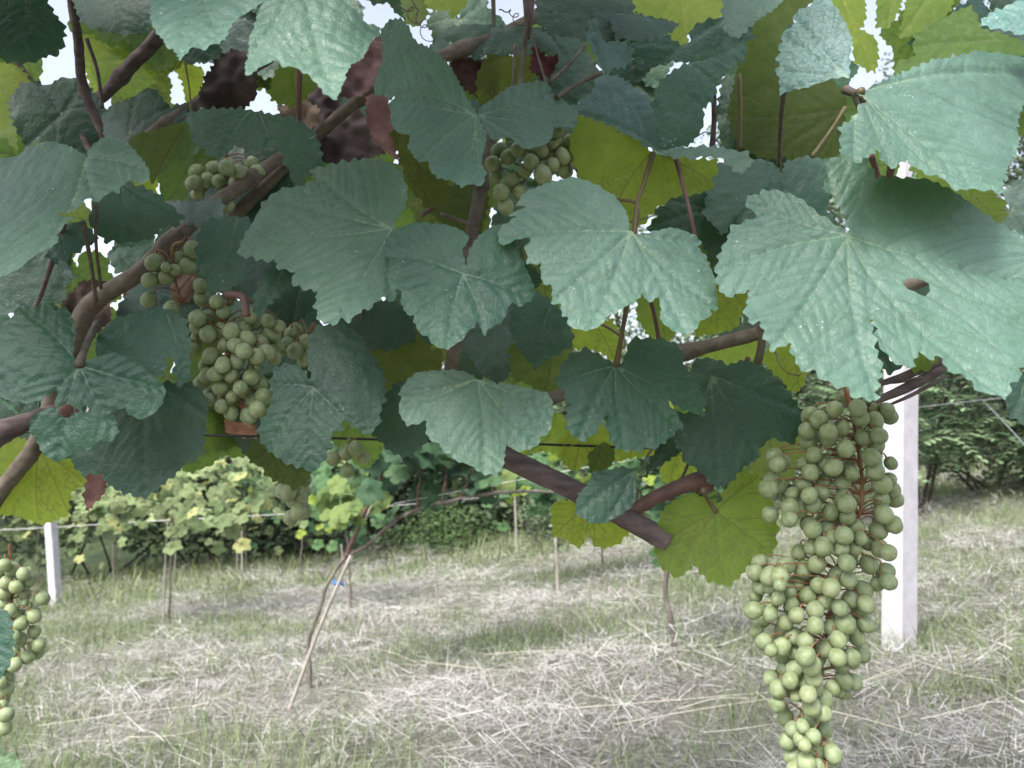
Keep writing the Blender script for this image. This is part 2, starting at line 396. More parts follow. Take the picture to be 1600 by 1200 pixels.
def leaf_mesh(name, outline, sharp, P0, tips, frame, origin, hfun, holes=(), spacing=.0022, pitch=.0075, amp=.0022, rough=1.0, seed=0, crumple=0.0):
    """outline etc. in the leaf's own flat coordinates (metres); frame = (e1,e2,n); hfun gives its bend"""
    r = np.random.default_rng(seed)
    q = toothed(outline, sharp, pitch, amp, r)
    mains, sides = vein_lines(P0, tips, r, 1, q)
    lo, hi = q.min(0), q.max(0); nx = int((hi[0] - lo[0]) / spacing) + 2; ny = int((hi[1] - lo[1]) / (spacing * .87)) + 2
    gx, gy = np.meshgrid(np.arange(nx), np.arange(ny)); G = np.stack([lo[0] + (gx + (gy % 2) * .5) * spacing, lo[1] + gy * spacing * .87], -1).reshape(-1, 2)
    G = G + r.normal(0, spacing * .06, G.shape)
    rim = poly_segs(np.vstack([q, q[:1]]))
    G = G[seg_dist(G, rim) > spacing * .45]
    ms = np.vstack([poly_segs(l) for l in mains]) if mains else np.zeros((0, 4))
    VP = [l for l in mains]
    vp = np.vstack(VP) if VP else np.zeros((0, 2))
    if len(vp):
        # resample main veins finely and keep grid points off them
        dense = []
        for l in mains:
            n = max(6, int(np.linalg.norm(l[-1] - l[0]) / (spacing * .8))); dense.append(catmull(l[::5], n))
        vp = np.vstack(dense); 
        vp = vp[seg_dist(vp, rim) > spacing * .4] if len(vp) else vp
        if len(vp):
            kk = [0]
            for i in range(1, len(vp)):
                if np.min(((vp[kk] - vp[i]) ** 2).sum(1)) > (spacing * .5) ** 2: kk.append(i)
            vp = vp[kk]; G = G[seg_dist(G, ms) > spacing * .5]
    hs = []; hp = []
    for h in holes:
        h = np.asarray(h); hs.append(h); G = G[~pip(G, h)]; hp.append(h)
    allp = np.vstack([q] + ([vp] if len(vp) else []) + [G] + hp); n = len(q)
    edges = [(i, (i + 1) % n) for i in range(n)]; base = len(allp) - sum(len(h) for h in hs)
    for h in hs:
        edges += [(base + i, base + (i + 1) % len(h)) for i in range(len(h))]; base += len(h)
    res = geometry.delaunay_2d_cdt([Vector(p) for p in allp], edges, [], 1, 1e-7)
    V = np.array([[v[0], v[1]] for v in res[0]]); F = np.array([f for f in res[2] if len(f) == 3], dtype=np.int64)
    cen = V[F].mean(1); ok = np.ones(len(F), bool)
    for h in hs: ok &= ~pip(cen, h)
    F = F[ok]
    a, b, c = V[F[:, 0]], V[F[:, 1]], V[F[:, 2]]
    flip = ((b - a)[:, 0] * (c - a)[:, 1] - (b - a)[:, 1] * (c - a)[:, 0]) < 0
    F[flip] = F[flip][:, ::-1]
    used = np.unique(F); remap = np.full(len(V), -1); remap[used] = np.arange(len(used)); V = V[used]; F = remap[F]
    d1 = seg_dist(V, ms) if len(ms) else np.full(len(V), 1.)
    ss = np.vstack([poly_segs(l) for l in sides]) if sides else np.zeros((0, 4))
    d2 = seg_dist(V, ss) if len(ss) else np.full(len(V), 1.)
    rad = np.linalg.norm(V - P0, axis=1); Rm = rad.max(); rr = rad / Rm
    # raised pads between sunken veins, puckered margin
    h = hfun(V)
    pads = -.0014 * np.exp(-(d1 / .0024) ** 2) - .0009 * np.exp(-(d2 / .0015) ** 2)
    nn = vnoise(V * 190, seed) * .00060 + vnoise(V * 340, seed + 5) * .00026
    nn = nn * (1 - .8 * np.exp(-(np.minimum(d1, d2) / .002) ** 2))
    low = vnoise(V * 16 + seed, seed + 1) * .0048 * rr + vnoise(V * 42 + seed, seed + 2) * .0014 * rr
    de = seg_dist(V, rim, .001)
    edge = vnoise(V * 75 + seed, seed + 3) * .0016 * np.exp(-de / .006)
    h2 = h + rough * (pads + nn) + low + edge
    if crumple: h2 = h2 + crumple * (vnoise(V * 45 + seed, seed + 7) + .6 * vnoise(V * 110 + seed, seed + 8) + .6 * np.abs(vnoise(V * 60, seed + 9)))
    e1, e2, nrm = frame
    W = V[:, :1] * e1 + V[:, 1:] * e2 + h2[:, None] * nrm
    me = make_mesh(name, W, F)
    uvl = me.uv_layers.new(name='UVMap'); li = np.empty(len(me.loops), np.int32); me.loops.foreach_get('vertex_index', li)
    uvl.data.foreach_set('uv', V[li].astype(np.float32).ravel())
    fattr(me, 'vein_main', d1); fattr(me, 'vein_side', d2); fattr(me, 'reach', rr)
    return me
def frame_of(tilt, yaw):
    a, b = R(tilt), R(yaw)
    n = np.array([math.sin(b) * math.cos(a), -math.cos(b) * math.cos(a), math.sin(a)]); e1 = np.array([math.cos(b), math.sin(b), 0.]); e2 = np.cross(n, e1)
    return e1, e2, n
def bend_fun(kx, ky, fold=0.0):
    """dome (edges fall away) plus a slope that steepens towards the tip"""
    def f(V):
        u, v = V[:, 0], V[:, 1]
        return -kx * u * u - ky * v * v + fold * np.abs(u)
    return f
COL = {'std': (.85, .93, 1, .06), 'blue': (.95, 1.0, 1.25, .25), 'pale': (1.12, 1.12, 1.12, .82), 'pale2': (1.15, 1.1, 1.1, .55), 'dark': (.65, .72, .78, .0), 'yel': (1.1, 1.08, .9, 1), 'ol': (.75, .7, .8, 1), 'lime': (1.45, 1.3, .9, 1)}  # 'dark' and 'std' put the shade of the inner tiers into the leaf tint
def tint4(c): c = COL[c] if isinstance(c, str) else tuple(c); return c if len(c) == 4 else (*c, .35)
NLEAF = [0]
def leaf(vine, kind, d, tilt, yaw, P, pts, col='std', k=(2.2, 1.6), label=None, holes=(), spacing=None, pitch=.0078, amp=.0031, rough=1.0, crumple=0.0, pet=None, name=None, fold=0.0):
    """a leaf whose outline passes through the given sight lines, laid on a tilted, domed surface at its own distance"""
    NLEAF[0] += 1; seed = NLEAF[0] * 13
    fr = frame_of(tilt, yaw); e1, e2, n = fr; O = pt(P[0], P[1], d); hf = bend_fun(k[0], k[1], fold)
    def proj(pp):
        rd = ray(pp[:, 0], pp[:, 1]); off = np.zeros(len(pp))
        for _ in range(8):
            t = ((O - CAM) @ n + off) / (rd @ n); X = CAM + rd * t[:, None] - O
            uv = np.stack([X @ e1, X @ e2], 1); off = off * .4 + hf(uv) * .6
        return uv
    A = np.array([(p[0], p[1]) for p in pts], float); tipf = [len(p) > 2 for p in pts]
    uv = proj(A); hole_uv = [proj(np.array(h, float)) for h in holes]
    tips = [uv[i] for i in range(len(uv)) if tipf[i]]
    dense = np.median(np.linalg.norm(A - np.roll(A, 1, 0), axis=1)) < 21
    if kind != 'D' and amp == .0031: pitch, amp = (.0062, .0015) if dense else (.0088, .0034)
    if spacing is None: spacing = .0019 if d < .62 else .0026
    me = leaf_mesh(name or 'leaf', uv, tipf, np.zeros(2), tips, fr, O, hf, hole_uv, spacing, pitch, amp, rough, seed, crumple)
    mat = {'T': MAT_TOP, 'U': MAT_UNDER, 'D': MAT_DRY}[kind]
    o = obj(name or ('dry_leaf' if kind == 'D' else 'leaf'), me, mat, vine, Vector(O) - vine.location)
    o.color = tint4(col)
    if label: o['label'] = label
    if pet:
        g = Geo(); pp = [pt(x, y, dd) for x, y, dd in pet[0]]
        path = catmull(pp, 14); rad = pet[1]
        g.tube(path, [rad * 1.25, rad * .85, rad * .8, rad * 1.1], 8)
        me2 = make_mesh('petiole', np.vstack(g.V) - O, g.F); p = bpy.data.objects.new('petiole', me2); C.objects.link(p)
        me2.materials.append(pet[2] if len(pet) > 2 else MAT_PET); p.parent = o
    return o
# canonical leaf outline for the leaves nobody sees whole
def canon(size, r, lob=.30):
    th = np.linspace(R(-168), R(168), 44); L = []
    tips_a = [R(x) for x in (0, 58, -58, 112, -112)]
    sh = []
    for t in th:
        rad = 0
        for ta, tr in zip(tips_a, (1., .88, .88, .68, .68)):
            rad = max(rad, tr * (1 - lob * min(1.0, (abs(t - ta) / R(30)) ** 1.1)) if abs(t - ta) < R(34) else 0)
        rad = max(rad, .60 if abs(t) < R(140) else .50)
        if abs(t) > R(160): rad = .38
        L.append((size * .6 * rad * math.sin(t) * r.uniform(.96, 1.04), -size * .6 * rad * math.cos(t) * r.uniform(.96, 1.04)))
    L.append((0, .0)); return np.array(L)
def free_leaf(vine, kind, px, py, d, tilt, yaw, roll, size, col='std', spacing=.004):
    NLEAF[0] += 1; seed = NLEAF[0] * 17; r = np.random.default_rng(seed)
    e1, e2, n = frame_of(tilt, yaw); c, s = math.cos(R(roll)), math.sin(R(roll)); f1 = e1 * c + e2 * s; f2 = -e1 * s + e2 * c
    q = canon(size, r); ang = [math.atan2(a[0], -a[1]) for a in q]
    tips = [q[int(np.argmin([abs(x - R(t)) for x in ang[:-1]]))] for t in (0, 58, -58, 112, -112)]
    O = pt(px, py, d)
    me = leaf_mesh('leaf', q, [False] * (len(q) - 1) + [True], np.zeros(2), tips, (f1, f2, n), O, bend_fun(2.5, 2.0), (), spacing, .009, .003, 1.0, seed)
    o = obj('leaf', me, {'T': MAT_TOP, 'U': MAT_UNDER}[kind], vine, Vector(O) - vine.location); o.color = tint4(col); return o

VL = thing('grapevine', pt(60, 900, .75), 'near grapevine on the left with thick brown arm rising diagonally behind big green leaves', 'grapevine', 'grapevines of the near row')
VR = thing('grapevine', pt(1250, 900, .75), 'near grapevine on the right with the biggest leaves and a cut diagonal cane', 'grapevine', 'grapevines of the near row')
x = 1
# --- upper row, left to right
leaf(VL, 'T', .62, 25, 15, (40, -10), [(-30, -30), (60, -25), (85, 20), (100, 40), (98, 65), (90, 80), (75, 85), (55, 95, x), (35, 100), (0, 95), (-30, 90)], 'std', label='dark leaf in the top corner beside the white sky gap')
leaf(VL, 'U', .80, 20, -20, (-10, 120), [(-30, 95), (12, 98), (30, 105), (42, 125, x), (25, 138), (20, 150), (14, 165), (24, 175, x), (5, 200), (-30, 210)], 'lime')
leaf(VL, 'U', .90, 10, 0, (10, 215), [(-30, 190), (20, 188), (50, 205), (45, 225), (20, 245, x), (-30, 240)], 'ol')
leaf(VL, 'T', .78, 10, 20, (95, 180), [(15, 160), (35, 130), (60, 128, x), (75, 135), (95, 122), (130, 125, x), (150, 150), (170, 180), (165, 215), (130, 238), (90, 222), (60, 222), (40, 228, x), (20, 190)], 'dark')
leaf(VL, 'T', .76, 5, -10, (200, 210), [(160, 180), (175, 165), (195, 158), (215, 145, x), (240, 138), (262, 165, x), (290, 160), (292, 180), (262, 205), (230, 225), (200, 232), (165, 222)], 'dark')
leaf(VL, 'T', .74, 20, 0, (170, -20), [(112, -30), (250, -30), (246, 35), (225, 50), (195, 57, x), (150, 50), (128, 34), (115, 5)], 'std')
leaf(VL, 'U', .92, 30, 0, (140, 60), [(122, 45), (160, 50), (198, 56, x), (203, 82, x), (178, 86), (165, 110), (162, 145), (145, 148), (130, 100)], 'lime')
leaf(VL, 'U', .88, 20, 10, (160, 95), [(142, 95), (170, 78), (205, 82), (240, 72), (250, 95, x), (240, 130, x), (210, 148), (175, 145), (148, 125)], 'yel')
leaf(VL, 'U', .95, 20, 10, (250, 60), [(240, 55), (260, 62), (285, 90), (318, 108, x), (315, 150), (290, 160), (283, 125), (268, 102), (240, 118)], 'lime')
leaf(VL, 'T', .70, 10, 10, (310, 60), [(255, 50), (270, 75), (288, 95, x), (300, 88), (318, 100, x), (345, 90), (345, 60), (300, 40)], 'std')
leaf(VL, 'T', .46, 30, 0, (320, -45), [(232, -40), (236, 32), (243, 45), (252, 55), (257, 65), (270, 72), (280, 91, x), (290, 82), (300, 72), (318, 75), (335, 68), (350, 58, x), (362, 35), (380, 15), (405, 5), (420, -50)], (1.3, 1.3, 1.35, .85), (1.4, -0.4), 'pale bluish leaf cut by the top edge beside a larger pale one')
leaf(VL, 'T', .47, 28, 5, (470, -60), [(400, -70), (402, 10), (390, 50), (383, 85, x), (383, 115), (395, 110), (405, 100), (432, 84), (442, 95), (460, 100), (475, 108), (490, 118), (503, 135), (515, 146), (524, 150, x), (532, 138), (540, 118), (545, 105), (560, 90), (572, 78), (582, 62), (593, 57, x), (593, 40), (580, 35), (565, 28), (555, 10), (545, -10), (540, -60)], 'pale', (1.4, -0.4), 'large pale leaf pointing straight down at the top edge')
leaf(VL, 'T', .54, 22, -12, (133, 243), [(-60, 230), (0, 250), (20, 245), (40, 230), (60, 224), (85, 222), (110, 230), (133, 243), (140, 232), (155, 218), (172, 212), (195, 222), (210, 235), (222, 250), (232, 265, x), (232, 278), (215, 285), (205, 280), (190, 290), (185, 300), (175, 298), (160, 305), (150, 312, x), (135, 308), (125, 318), (110, 325), (82, 332), (108, 335, x), (100, 345), (95, 355), (85, 362), (88, 375), (75, 388), (60, 398), (45, 408), (30, 420, x), (10, 432), (-10, 438), (-60, 430)], 'pale2', (1.2, -1.2), 'pale broad leaf at the left edge hanging over the old arm')
leaf(VL, 'T', .64, 5, 10, (190, 285), [(150, 300), (170, 283), (192, 278), (215, 290), (240, 300), (262, 318), (285, 337, x), (280, 350), (255, 355), (235, 372), (200, 380, x), (165, 378), (140, 350)], 'std')
leaf(VL, 'U', .70, 0, 0, (285, 200), [(205, 215), (240, 205), (285, 192), (292, 210), (272, 235), (262, 262), (238, 285, x), (225, 270), (200, 245)], 'ol')
leaf(VL, 'U', .86, 0, 10, (210, 265), [(190, 262), (225, 270), (248, 285), (243, 305), (225, 302, x), (200, 290)], 'lime')
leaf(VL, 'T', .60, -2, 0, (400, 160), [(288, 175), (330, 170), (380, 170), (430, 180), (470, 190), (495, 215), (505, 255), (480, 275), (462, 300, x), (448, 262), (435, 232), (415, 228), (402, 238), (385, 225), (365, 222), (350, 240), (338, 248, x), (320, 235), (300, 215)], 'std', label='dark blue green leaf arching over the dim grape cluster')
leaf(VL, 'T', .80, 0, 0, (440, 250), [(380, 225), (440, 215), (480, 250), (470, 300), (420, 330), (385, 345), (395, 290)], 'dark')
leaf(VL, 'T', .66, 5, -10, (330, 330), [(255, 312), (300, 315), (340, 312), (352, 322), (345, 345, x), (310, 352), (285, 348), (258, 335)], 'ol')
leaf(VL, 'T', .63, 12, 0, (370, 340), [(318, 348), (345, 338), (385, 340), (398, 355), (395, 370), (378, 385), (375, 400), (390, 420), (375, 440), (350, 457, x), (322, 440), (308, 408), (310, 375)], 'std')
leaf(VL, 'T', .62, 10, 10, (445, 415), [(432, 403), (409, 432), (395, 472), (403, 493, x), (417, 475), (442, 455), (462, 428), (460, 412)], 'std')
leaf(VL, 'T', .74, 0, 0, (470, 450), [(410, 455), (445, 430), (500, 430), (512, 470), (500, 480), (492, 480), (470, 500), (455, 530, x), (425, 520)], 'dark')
leaf(VL, 'T', .55, 16, -8, (612, 356), [(618, 362), (612, 356), (635, 315), (634, 287), (620, 264), (600, 253), (570, 249), (535, 251), (510, 255), (482, 261, x), (490, 275), (470, 285), (452, 290), (440, 295), (415, 310, x), (401, 332), (385, 365), (372, 387, x), (375, 400), (392, 400), (412, 406), (431, 405), (432, 417), (460, 424), (455, 442), (477, 452), (496, 455), (494, 472), (499, 502), (522, 509, x), (536, 500), (546, 504), (566, 485), (577, 487), (596, 467), (610, 471, x), (626, 460), (632, 430), (627, 380)], 'pale2', (1.2, -1.6), 'large leaf left of centre with dark upper lobe and pale veins')
leaf(VL, 'T', .515, 12, 4, (724, 427), [(724, 427), (727, 410), (721, 390), (732, 376), (728, 362), (705, 352), (675, 345), (645, 345), (617, 354), (603, 370), (600, 395, x), (619, 407), (607, 425), (611, 450), (629, 455), (626, 470), (636, 491), (646, 492), (649, 507), (657, 522), (666, 523), (680, 541), (700, 547, x), (710, 540), (725, 530), (730, 520), (742, 510), (745, 500), (757, 522, x), (766, 511), (785, 500), (794, 479), (800, 472), (812, 479), (832, 467, x), (835, 450), (826, 425), (815, 403), (805, 380), (795, 357), (785, 347), (770, 352), (752, 365), (735, 387), (730, 407)], 'std', (1.8, -1.6), 'crinkled leaf in the centre just right of the large pale one')
leaf(VL, 'T', .56, 6, -28, (742, 179), [(744, 176), (720, 137), (700, 100), (672, 77), (652, 67), (642, 47), (630, 32), (610, 30), (597, 50), (595, 95), (585, 130), (585, 150, x), (605, 147), (621, 146, x), (607, 160), (610, 190), (620, 205), (640, 210), (637, 230), (652, 252, x), (669, 251), (672, 265), (687, 279), (702, 280), (720, 291, x), (732, 287), (752, 290, x), (760, 272), (752, 252), (757, 232), (758, 210), (750, 190)], (1.2, 1.25, 1.35, .6), (2.0, -2.0), 'long drooping blue green leaf above centre with wrinkled tip')
leaf(VR, 'T', .58, 20, 10, (748, 180), [(748, 180), (750, 170), (770, 152), (797, 132), (825, 125), (845, 126), (862, 137, x), (857, 145), (875, 150), (890, 162), (902, 172), (902, 192, x), (884, 194), (867, 195), (862, 212), (850, 222), (825, 227, x), (812, 224), (800, 215), (788, 212), (775, 217), (760, 207), (752, 192)], 'pale2', (2.0, -1.5), 'small rounded pale leaf just above the shaded upper grapes')
leaf(VL, 'T', .75, 10, 0, (770, 42), [(668, 78), (690, 50), (705, 40), (740, 38), (800, 42), (860, 50), (880, 68), (860, 77), (830, 76), (815, 82), (790, 85), (765, 84), (743, 93, x), (737, 85), (730, 70), (705, 62), (685, 80)], 'std')
leaf(VR, 'T', .74, 10, 10, (850, 45), [(828, 45), (870, 48), (905, 55), (915, 75), (925, 95), (890, 96, x), (870, 90), (852, 82), (838, 68)], 'std')
leaf(VL, 'U', .82, 20, 0, (690, -10), [(660, -25), (730, -25), (728, 10), (705, 30), (700, 15, x), (680, 20), (665, 5)], 'lime')
leaf(VL, 'U', .85, 20, 0, (650, 0), [(622, -25), (660, -25), (668, 20), (655, 38, x), (635, 35), (628, 10)], 'ol')
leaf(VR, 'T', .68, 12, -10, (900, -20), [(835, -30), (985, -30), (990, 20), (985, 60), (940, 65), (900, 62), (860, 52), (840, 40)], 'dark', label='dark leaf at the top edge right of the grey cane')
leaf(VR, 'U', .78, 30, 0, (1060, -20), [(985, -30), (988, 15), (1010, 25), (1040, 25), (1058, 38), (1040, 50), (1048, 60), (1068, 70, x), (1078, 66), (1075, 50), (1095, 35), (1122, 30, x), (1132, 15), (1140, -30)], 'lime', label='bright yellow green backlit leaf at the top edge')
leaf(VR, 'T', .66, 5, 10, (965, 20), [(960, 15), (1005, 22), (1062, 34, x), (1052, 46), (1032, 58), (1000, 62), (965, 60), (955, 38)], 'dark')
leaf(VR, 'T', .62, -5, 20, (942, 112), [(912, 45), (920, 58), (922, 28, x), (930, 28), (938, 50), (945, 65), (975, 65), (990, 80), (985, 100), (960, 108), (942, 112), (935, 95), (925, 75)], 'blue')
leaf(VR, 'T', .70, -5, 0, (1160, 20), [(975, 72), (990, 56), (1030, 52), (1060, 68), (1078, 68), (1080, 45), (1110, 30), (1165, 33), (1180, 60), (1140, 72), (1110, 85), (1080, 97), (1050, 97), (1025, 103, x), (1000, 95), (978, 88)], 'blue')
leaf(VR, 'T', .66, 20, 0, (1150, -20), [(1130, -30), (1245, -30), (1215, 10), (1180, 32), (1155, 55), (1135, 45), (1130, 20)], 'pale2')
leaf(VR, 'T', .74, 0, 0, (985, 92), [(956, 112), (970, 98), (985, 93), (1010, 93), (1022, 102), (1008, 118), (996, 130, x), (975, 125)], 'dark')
leaf(VR, 'T', .60, 12, -18, (1030, 236), [(935, 115), (960, 116), (990, 135), (1018, 158), (1030, 190), (1050, 232), (1035, 240), (1005, 224), (975, 206), (935, 193), (905, 178, x), (903, 158), (925, 145)], (1.1, 1.1, 1.5, .4), (2.0, 1.5), 'slate blue leaf half standing above the bright backlit one')
leaf(VR, 'T', .585, -8, 25, (1078, 99), [(1020, 152), (1030, 130), (1050, 112), (1077, 97), (1110, 80), (1135, 70), (1160, 65, x), (1165, 75), (1160, 97), (1140, 104), (1122, 135, x), (1110, 160), (1100, 167), (1097, 200), (1085, 217), (1075, 228), (1035, 232), (1022, 187)], 'std', (2, 1.5), 'dark leaf standing upright with one paler lobe')
leaf(VR, 'U', .62, -4, 0, (1020, 236), [(901, 184), (915, 185), (955, 197), (995, 215), (1017, 235), (1052, 240), (1085, 247), (1120, 250), (1122, 265), (1112, 282, x), (1117, 292), (1095, 300), (1083, 303), (1058, 305), (1038, 318), (1020, 328), (1010, 345), (985, 362), (950, 350, x), (925, 310), (905, 280), (897, 250), (890, 225)], 'lime', (1.5, 1.0), 'bright yellow green underside of a folded leaf above the central one', pet=([(1020, 240, .615), (1005, 290, .605), (995, 320, .6), (991, 370, .59)], .0020))
leaf(VR, 'T', .59, 20, 0, (1019, 234), [(1017, 235), (1040, 229), (1080, 230), (1120, 234), (1165, 243), (1173, 255), (1170, 265), (1155, 276, x), (1140, 262), (1125, 250), (1105, 248), (1080, 247), (1045, 241)], 'pale2', (.5, .5), 'narrow rolled pale rim of a folded leaf')
leaf(VR, 'U', .72, 0, 10, (1230, 5), [(1157, 55), (1182, 33), (1215, 11), (1242, -5), (1290, -20), (1256, 16), (1240, 30), (1222, 55), (1214, 91), (1200, 110), (1176, 120), (1157, 122), (1152, 90)], 'ol', label='olive underside of a leaf beside the small grey blue one')
leaf(VR, 'U', .80, 20, 0, (1310, -20), [(1275, -30), (1350, -30), (1352, 30), (1345, 45), (1370, 60), (1372, 90), (1366, 115, x), (1350, 112), (1335, 100), (1325, 60), (1300, 25)], 'lime', label='narrow backlit yellow leaf beside sparkling tree light')
leaf(VR, 'U', .84, 20, 0, (1395, -20), [(1368, -30), (1418, -30), (1405, 15), (1388, 42, x), (1370, 42)], 'yel')
leaf(VR, 'U', .82, 20, 0, (1460, -20), [(1420, -30), (1495, -30), (1485, 15), (1470, 30), (1440, 50), (1403, 62, x), (1410, 30)], 'yel')
leaf(VR, 'U', .66, 10, 0, (1560, 62), [(1397, 105), (1408, 96), (1432, 85), (1428, 71, x), (1430, 55), (1471, 30), (1500, 15, x), (1515, 11), (1526, 27), (1540, 45), (1561, 52), (1589, 63), (1640, 70), (1640, 95), (1559, 88), (1495, 95), (1435, 105), (1400, 118)], 'std', label='green leaf with straight edge behind the big pale corner leaf')
leaf(VR, 'T', .56, 30, 0, (1640, 25), [(1533, 35, x), (1545, 22), (1560, 12), (1600, 3), (1660, 5), (1660, 60), (1600, 52), (1588, 48, x), (1580, 42), (1555, 40)], (1.2, 1.3, 1.6, .8), label='pale blue leaf tip in the top right corner')
leaf(VR, 'T', .60, 40, 0, (1600, 95), [(1490, 86), (1540, 77), (1600, 88), (1650, 98), (1650, 125), (1595, 120), (1555, 108), (1520, 96)], 'std')
leaf(VR, 'T', .50, 24, 8, (1346, 142), [(1341, 143), (1355, 137), (1369, 132), (1397, 118), (1435, 102), (1490, 88), (1540, 88), (1572, 105), (1600, 113), (1650, 135, x), (1660, 170), (1600, 162), (1597, 192), (1596, 220), (1583, 247), (1572, 272), (1567, 304, x), (1545, 300), (1526, 298), (1512, 293), (1498, 297, x), (1476, 278), (1460, 272), (1443, 264), (1430, 254), (1418, 245), (1399, 256, x), (1377, 242), (1374, 231), (1355, 243), (1339, 252, x), (1328, 243), (1317, 234), (1311, 203, x), (1320, 190), (1336, 179), (1345, 165), (1356, 155)], 'pale', (1.2, -0.8), 'big pale grey green leaf in the upper right corner', pet=([(1346, 142, .5), (1335, 150, .52), (1345, 175, .56), (1365, 230, .6)], .0022))
leaf(VR, 'T', .52, 18, -15, (1328, 121), [(1275, -6), (1266, 14), (1251, 16), (1240, 26, x), (1244, 36), (1220, 52, x), (1224, 62), (1215, 71), (1220, 82), (1211, 91), (1220, 100), (1211, 110, x), (1218, 125), (1218, 146, x), (1237, 137), (1262, 135), (1286, 124), (1306, 118), (1328, 121), (1327, 91), (1330, 66), (1314, 30), (1297, 8), (1286, -6)], (1.25, 1.3, 1.6, .9), (2.5, -1.5), 'small grey blue leaf with finely toothed edge near the top')
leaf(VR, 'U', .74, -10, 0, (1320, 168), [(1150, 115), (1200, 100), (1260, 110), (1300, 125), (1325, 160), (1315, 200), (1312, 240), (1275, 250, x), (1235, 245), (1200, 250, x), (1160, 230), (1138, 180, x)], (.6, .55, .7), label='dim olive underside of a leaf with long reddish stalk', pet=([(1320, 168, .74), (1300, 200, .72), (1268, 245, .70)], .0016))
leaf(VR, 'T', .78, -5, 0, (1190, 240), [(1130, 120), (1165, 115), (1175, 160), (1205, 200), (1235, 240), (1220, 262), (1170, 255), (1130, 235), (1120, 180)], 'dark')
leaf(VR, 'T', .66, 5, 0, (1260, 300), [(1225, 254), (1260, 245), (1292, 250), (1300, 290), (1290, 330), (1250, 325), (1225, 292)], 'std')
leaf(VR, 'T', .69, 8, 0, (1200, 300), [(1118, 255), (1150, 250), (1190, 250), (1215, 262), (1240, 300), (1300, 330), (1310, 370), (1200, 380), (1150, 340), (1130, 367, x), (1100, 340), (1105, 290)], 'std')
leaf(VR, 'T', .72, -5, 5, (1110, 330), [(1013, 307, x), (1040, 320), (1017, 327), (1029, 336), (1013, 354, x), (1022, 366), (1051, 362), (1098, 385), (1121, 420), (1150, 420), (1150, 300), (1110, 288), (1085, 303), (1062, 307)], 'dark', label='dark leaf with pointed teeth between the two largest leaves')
leaf(VR, 'U', .60, 10, 0, (1480, 270), [(1440, 262), (1476, 272), (1530, 290), (1562, 305), (1570, 320), (1568, 347, x), (1545, 335), (1515, 320), (1470, 300), (1430, 285)], 'yel')
leaf(VR, 'T', .52, 20, 6, (987, 361), [(993, 366), (983, 359), (979, 339), (966, 316), (945, 300), (923, 287), (896, 279), (869, 285), (844, 294), (819, 305), (807, 322), (823, 325), (795, 339), (806, 342), (781, 359), (778, 376, x), (786, 385), (815, 374), (816, 377), (853, 359), (826, 373), (830, 378), (818, 389), (824, 398), (823, 413), (846, 413), (844, 423), (849, 445), (863, 447), (863, 472, x), (878, 473), (879, 491), (889, 493), (889, 505), (914, 513), (925, 510, x), (940, 505), (954, 485), (961, 488), (979, 476), (995, 467), (1005, 456), (1016, 469), (1031, 460), (1035, 476), (1035, 496), (1049, 515), (1074, 519, x), (1092, 510), (1092, 501), (1109, 495), (1110, 485), (1122, 484, x), (1119, 458), (1114, 429), (1103, 400), (1089, 386), (1098, 379, x), (1080, 366), (1051, 357), (1022, 361)], 'pale', (1.2, -1.6), 'wide pale leaf in the middle with a torn left side')
leaf(VR, 'T', .50, 20, 0, (1326, 367), [(1326, 367), (1318, 360), (1298, 347), (1279, 334), (1253, 311), (1230, 302), (1201, 298), (1185, 302), (1164, 315, x), (1186, 337), (1139, 357), (1141, 365), (1126, 393), (1118, 425, x), (1123, 448), (1134, 464), (1172, 453), (1164, 484), (1167, 505), (1188, 506), (1191, 519), (1207, 545, x), (1235, 537), (1243, 562), (1253, 578), (1272, 576), (1289, 594), (1318, 607), (1337, 623), (1367, 628, x), (1370, 597), (1376, 584), (1370, 565), (1363, 532), (1361, 500), (1367, 498), (1370, 539), (1389, 562), (1419, 577), (1435, 552), (1454, 565), (1464, 555), (1477, 584), (1500, 591), (1529, 617), (1568, 627, x), (1575, 601), (1591, 594), (1589, 581), (1604, 571), (1640, 540), (1680, 450, x), (1650, 390), (1600, 363), (1565, 348), (1539, 332), (1516, 316), (1493, 298), (1467, 282), (1435, 274), (1396, 276), (1370, 276), (1357, 250), (1344, 233), (1311, 240), (1292, 253, x), (1295, 272), (1285, 291), (1305, 305), (1311, 321), (1323, 337)], 'pale', (0.7, -1.1), 'the largest leaf, pale green with a ragged hole and long slit', holes=[[(1410, 443), (1416, 436), (1430, 434), (1442, 438), (1450, 444), (1453, 455), (1446, 463), (1436, 461), (1430, 457), (1418, 453)]], spacing=.0016)
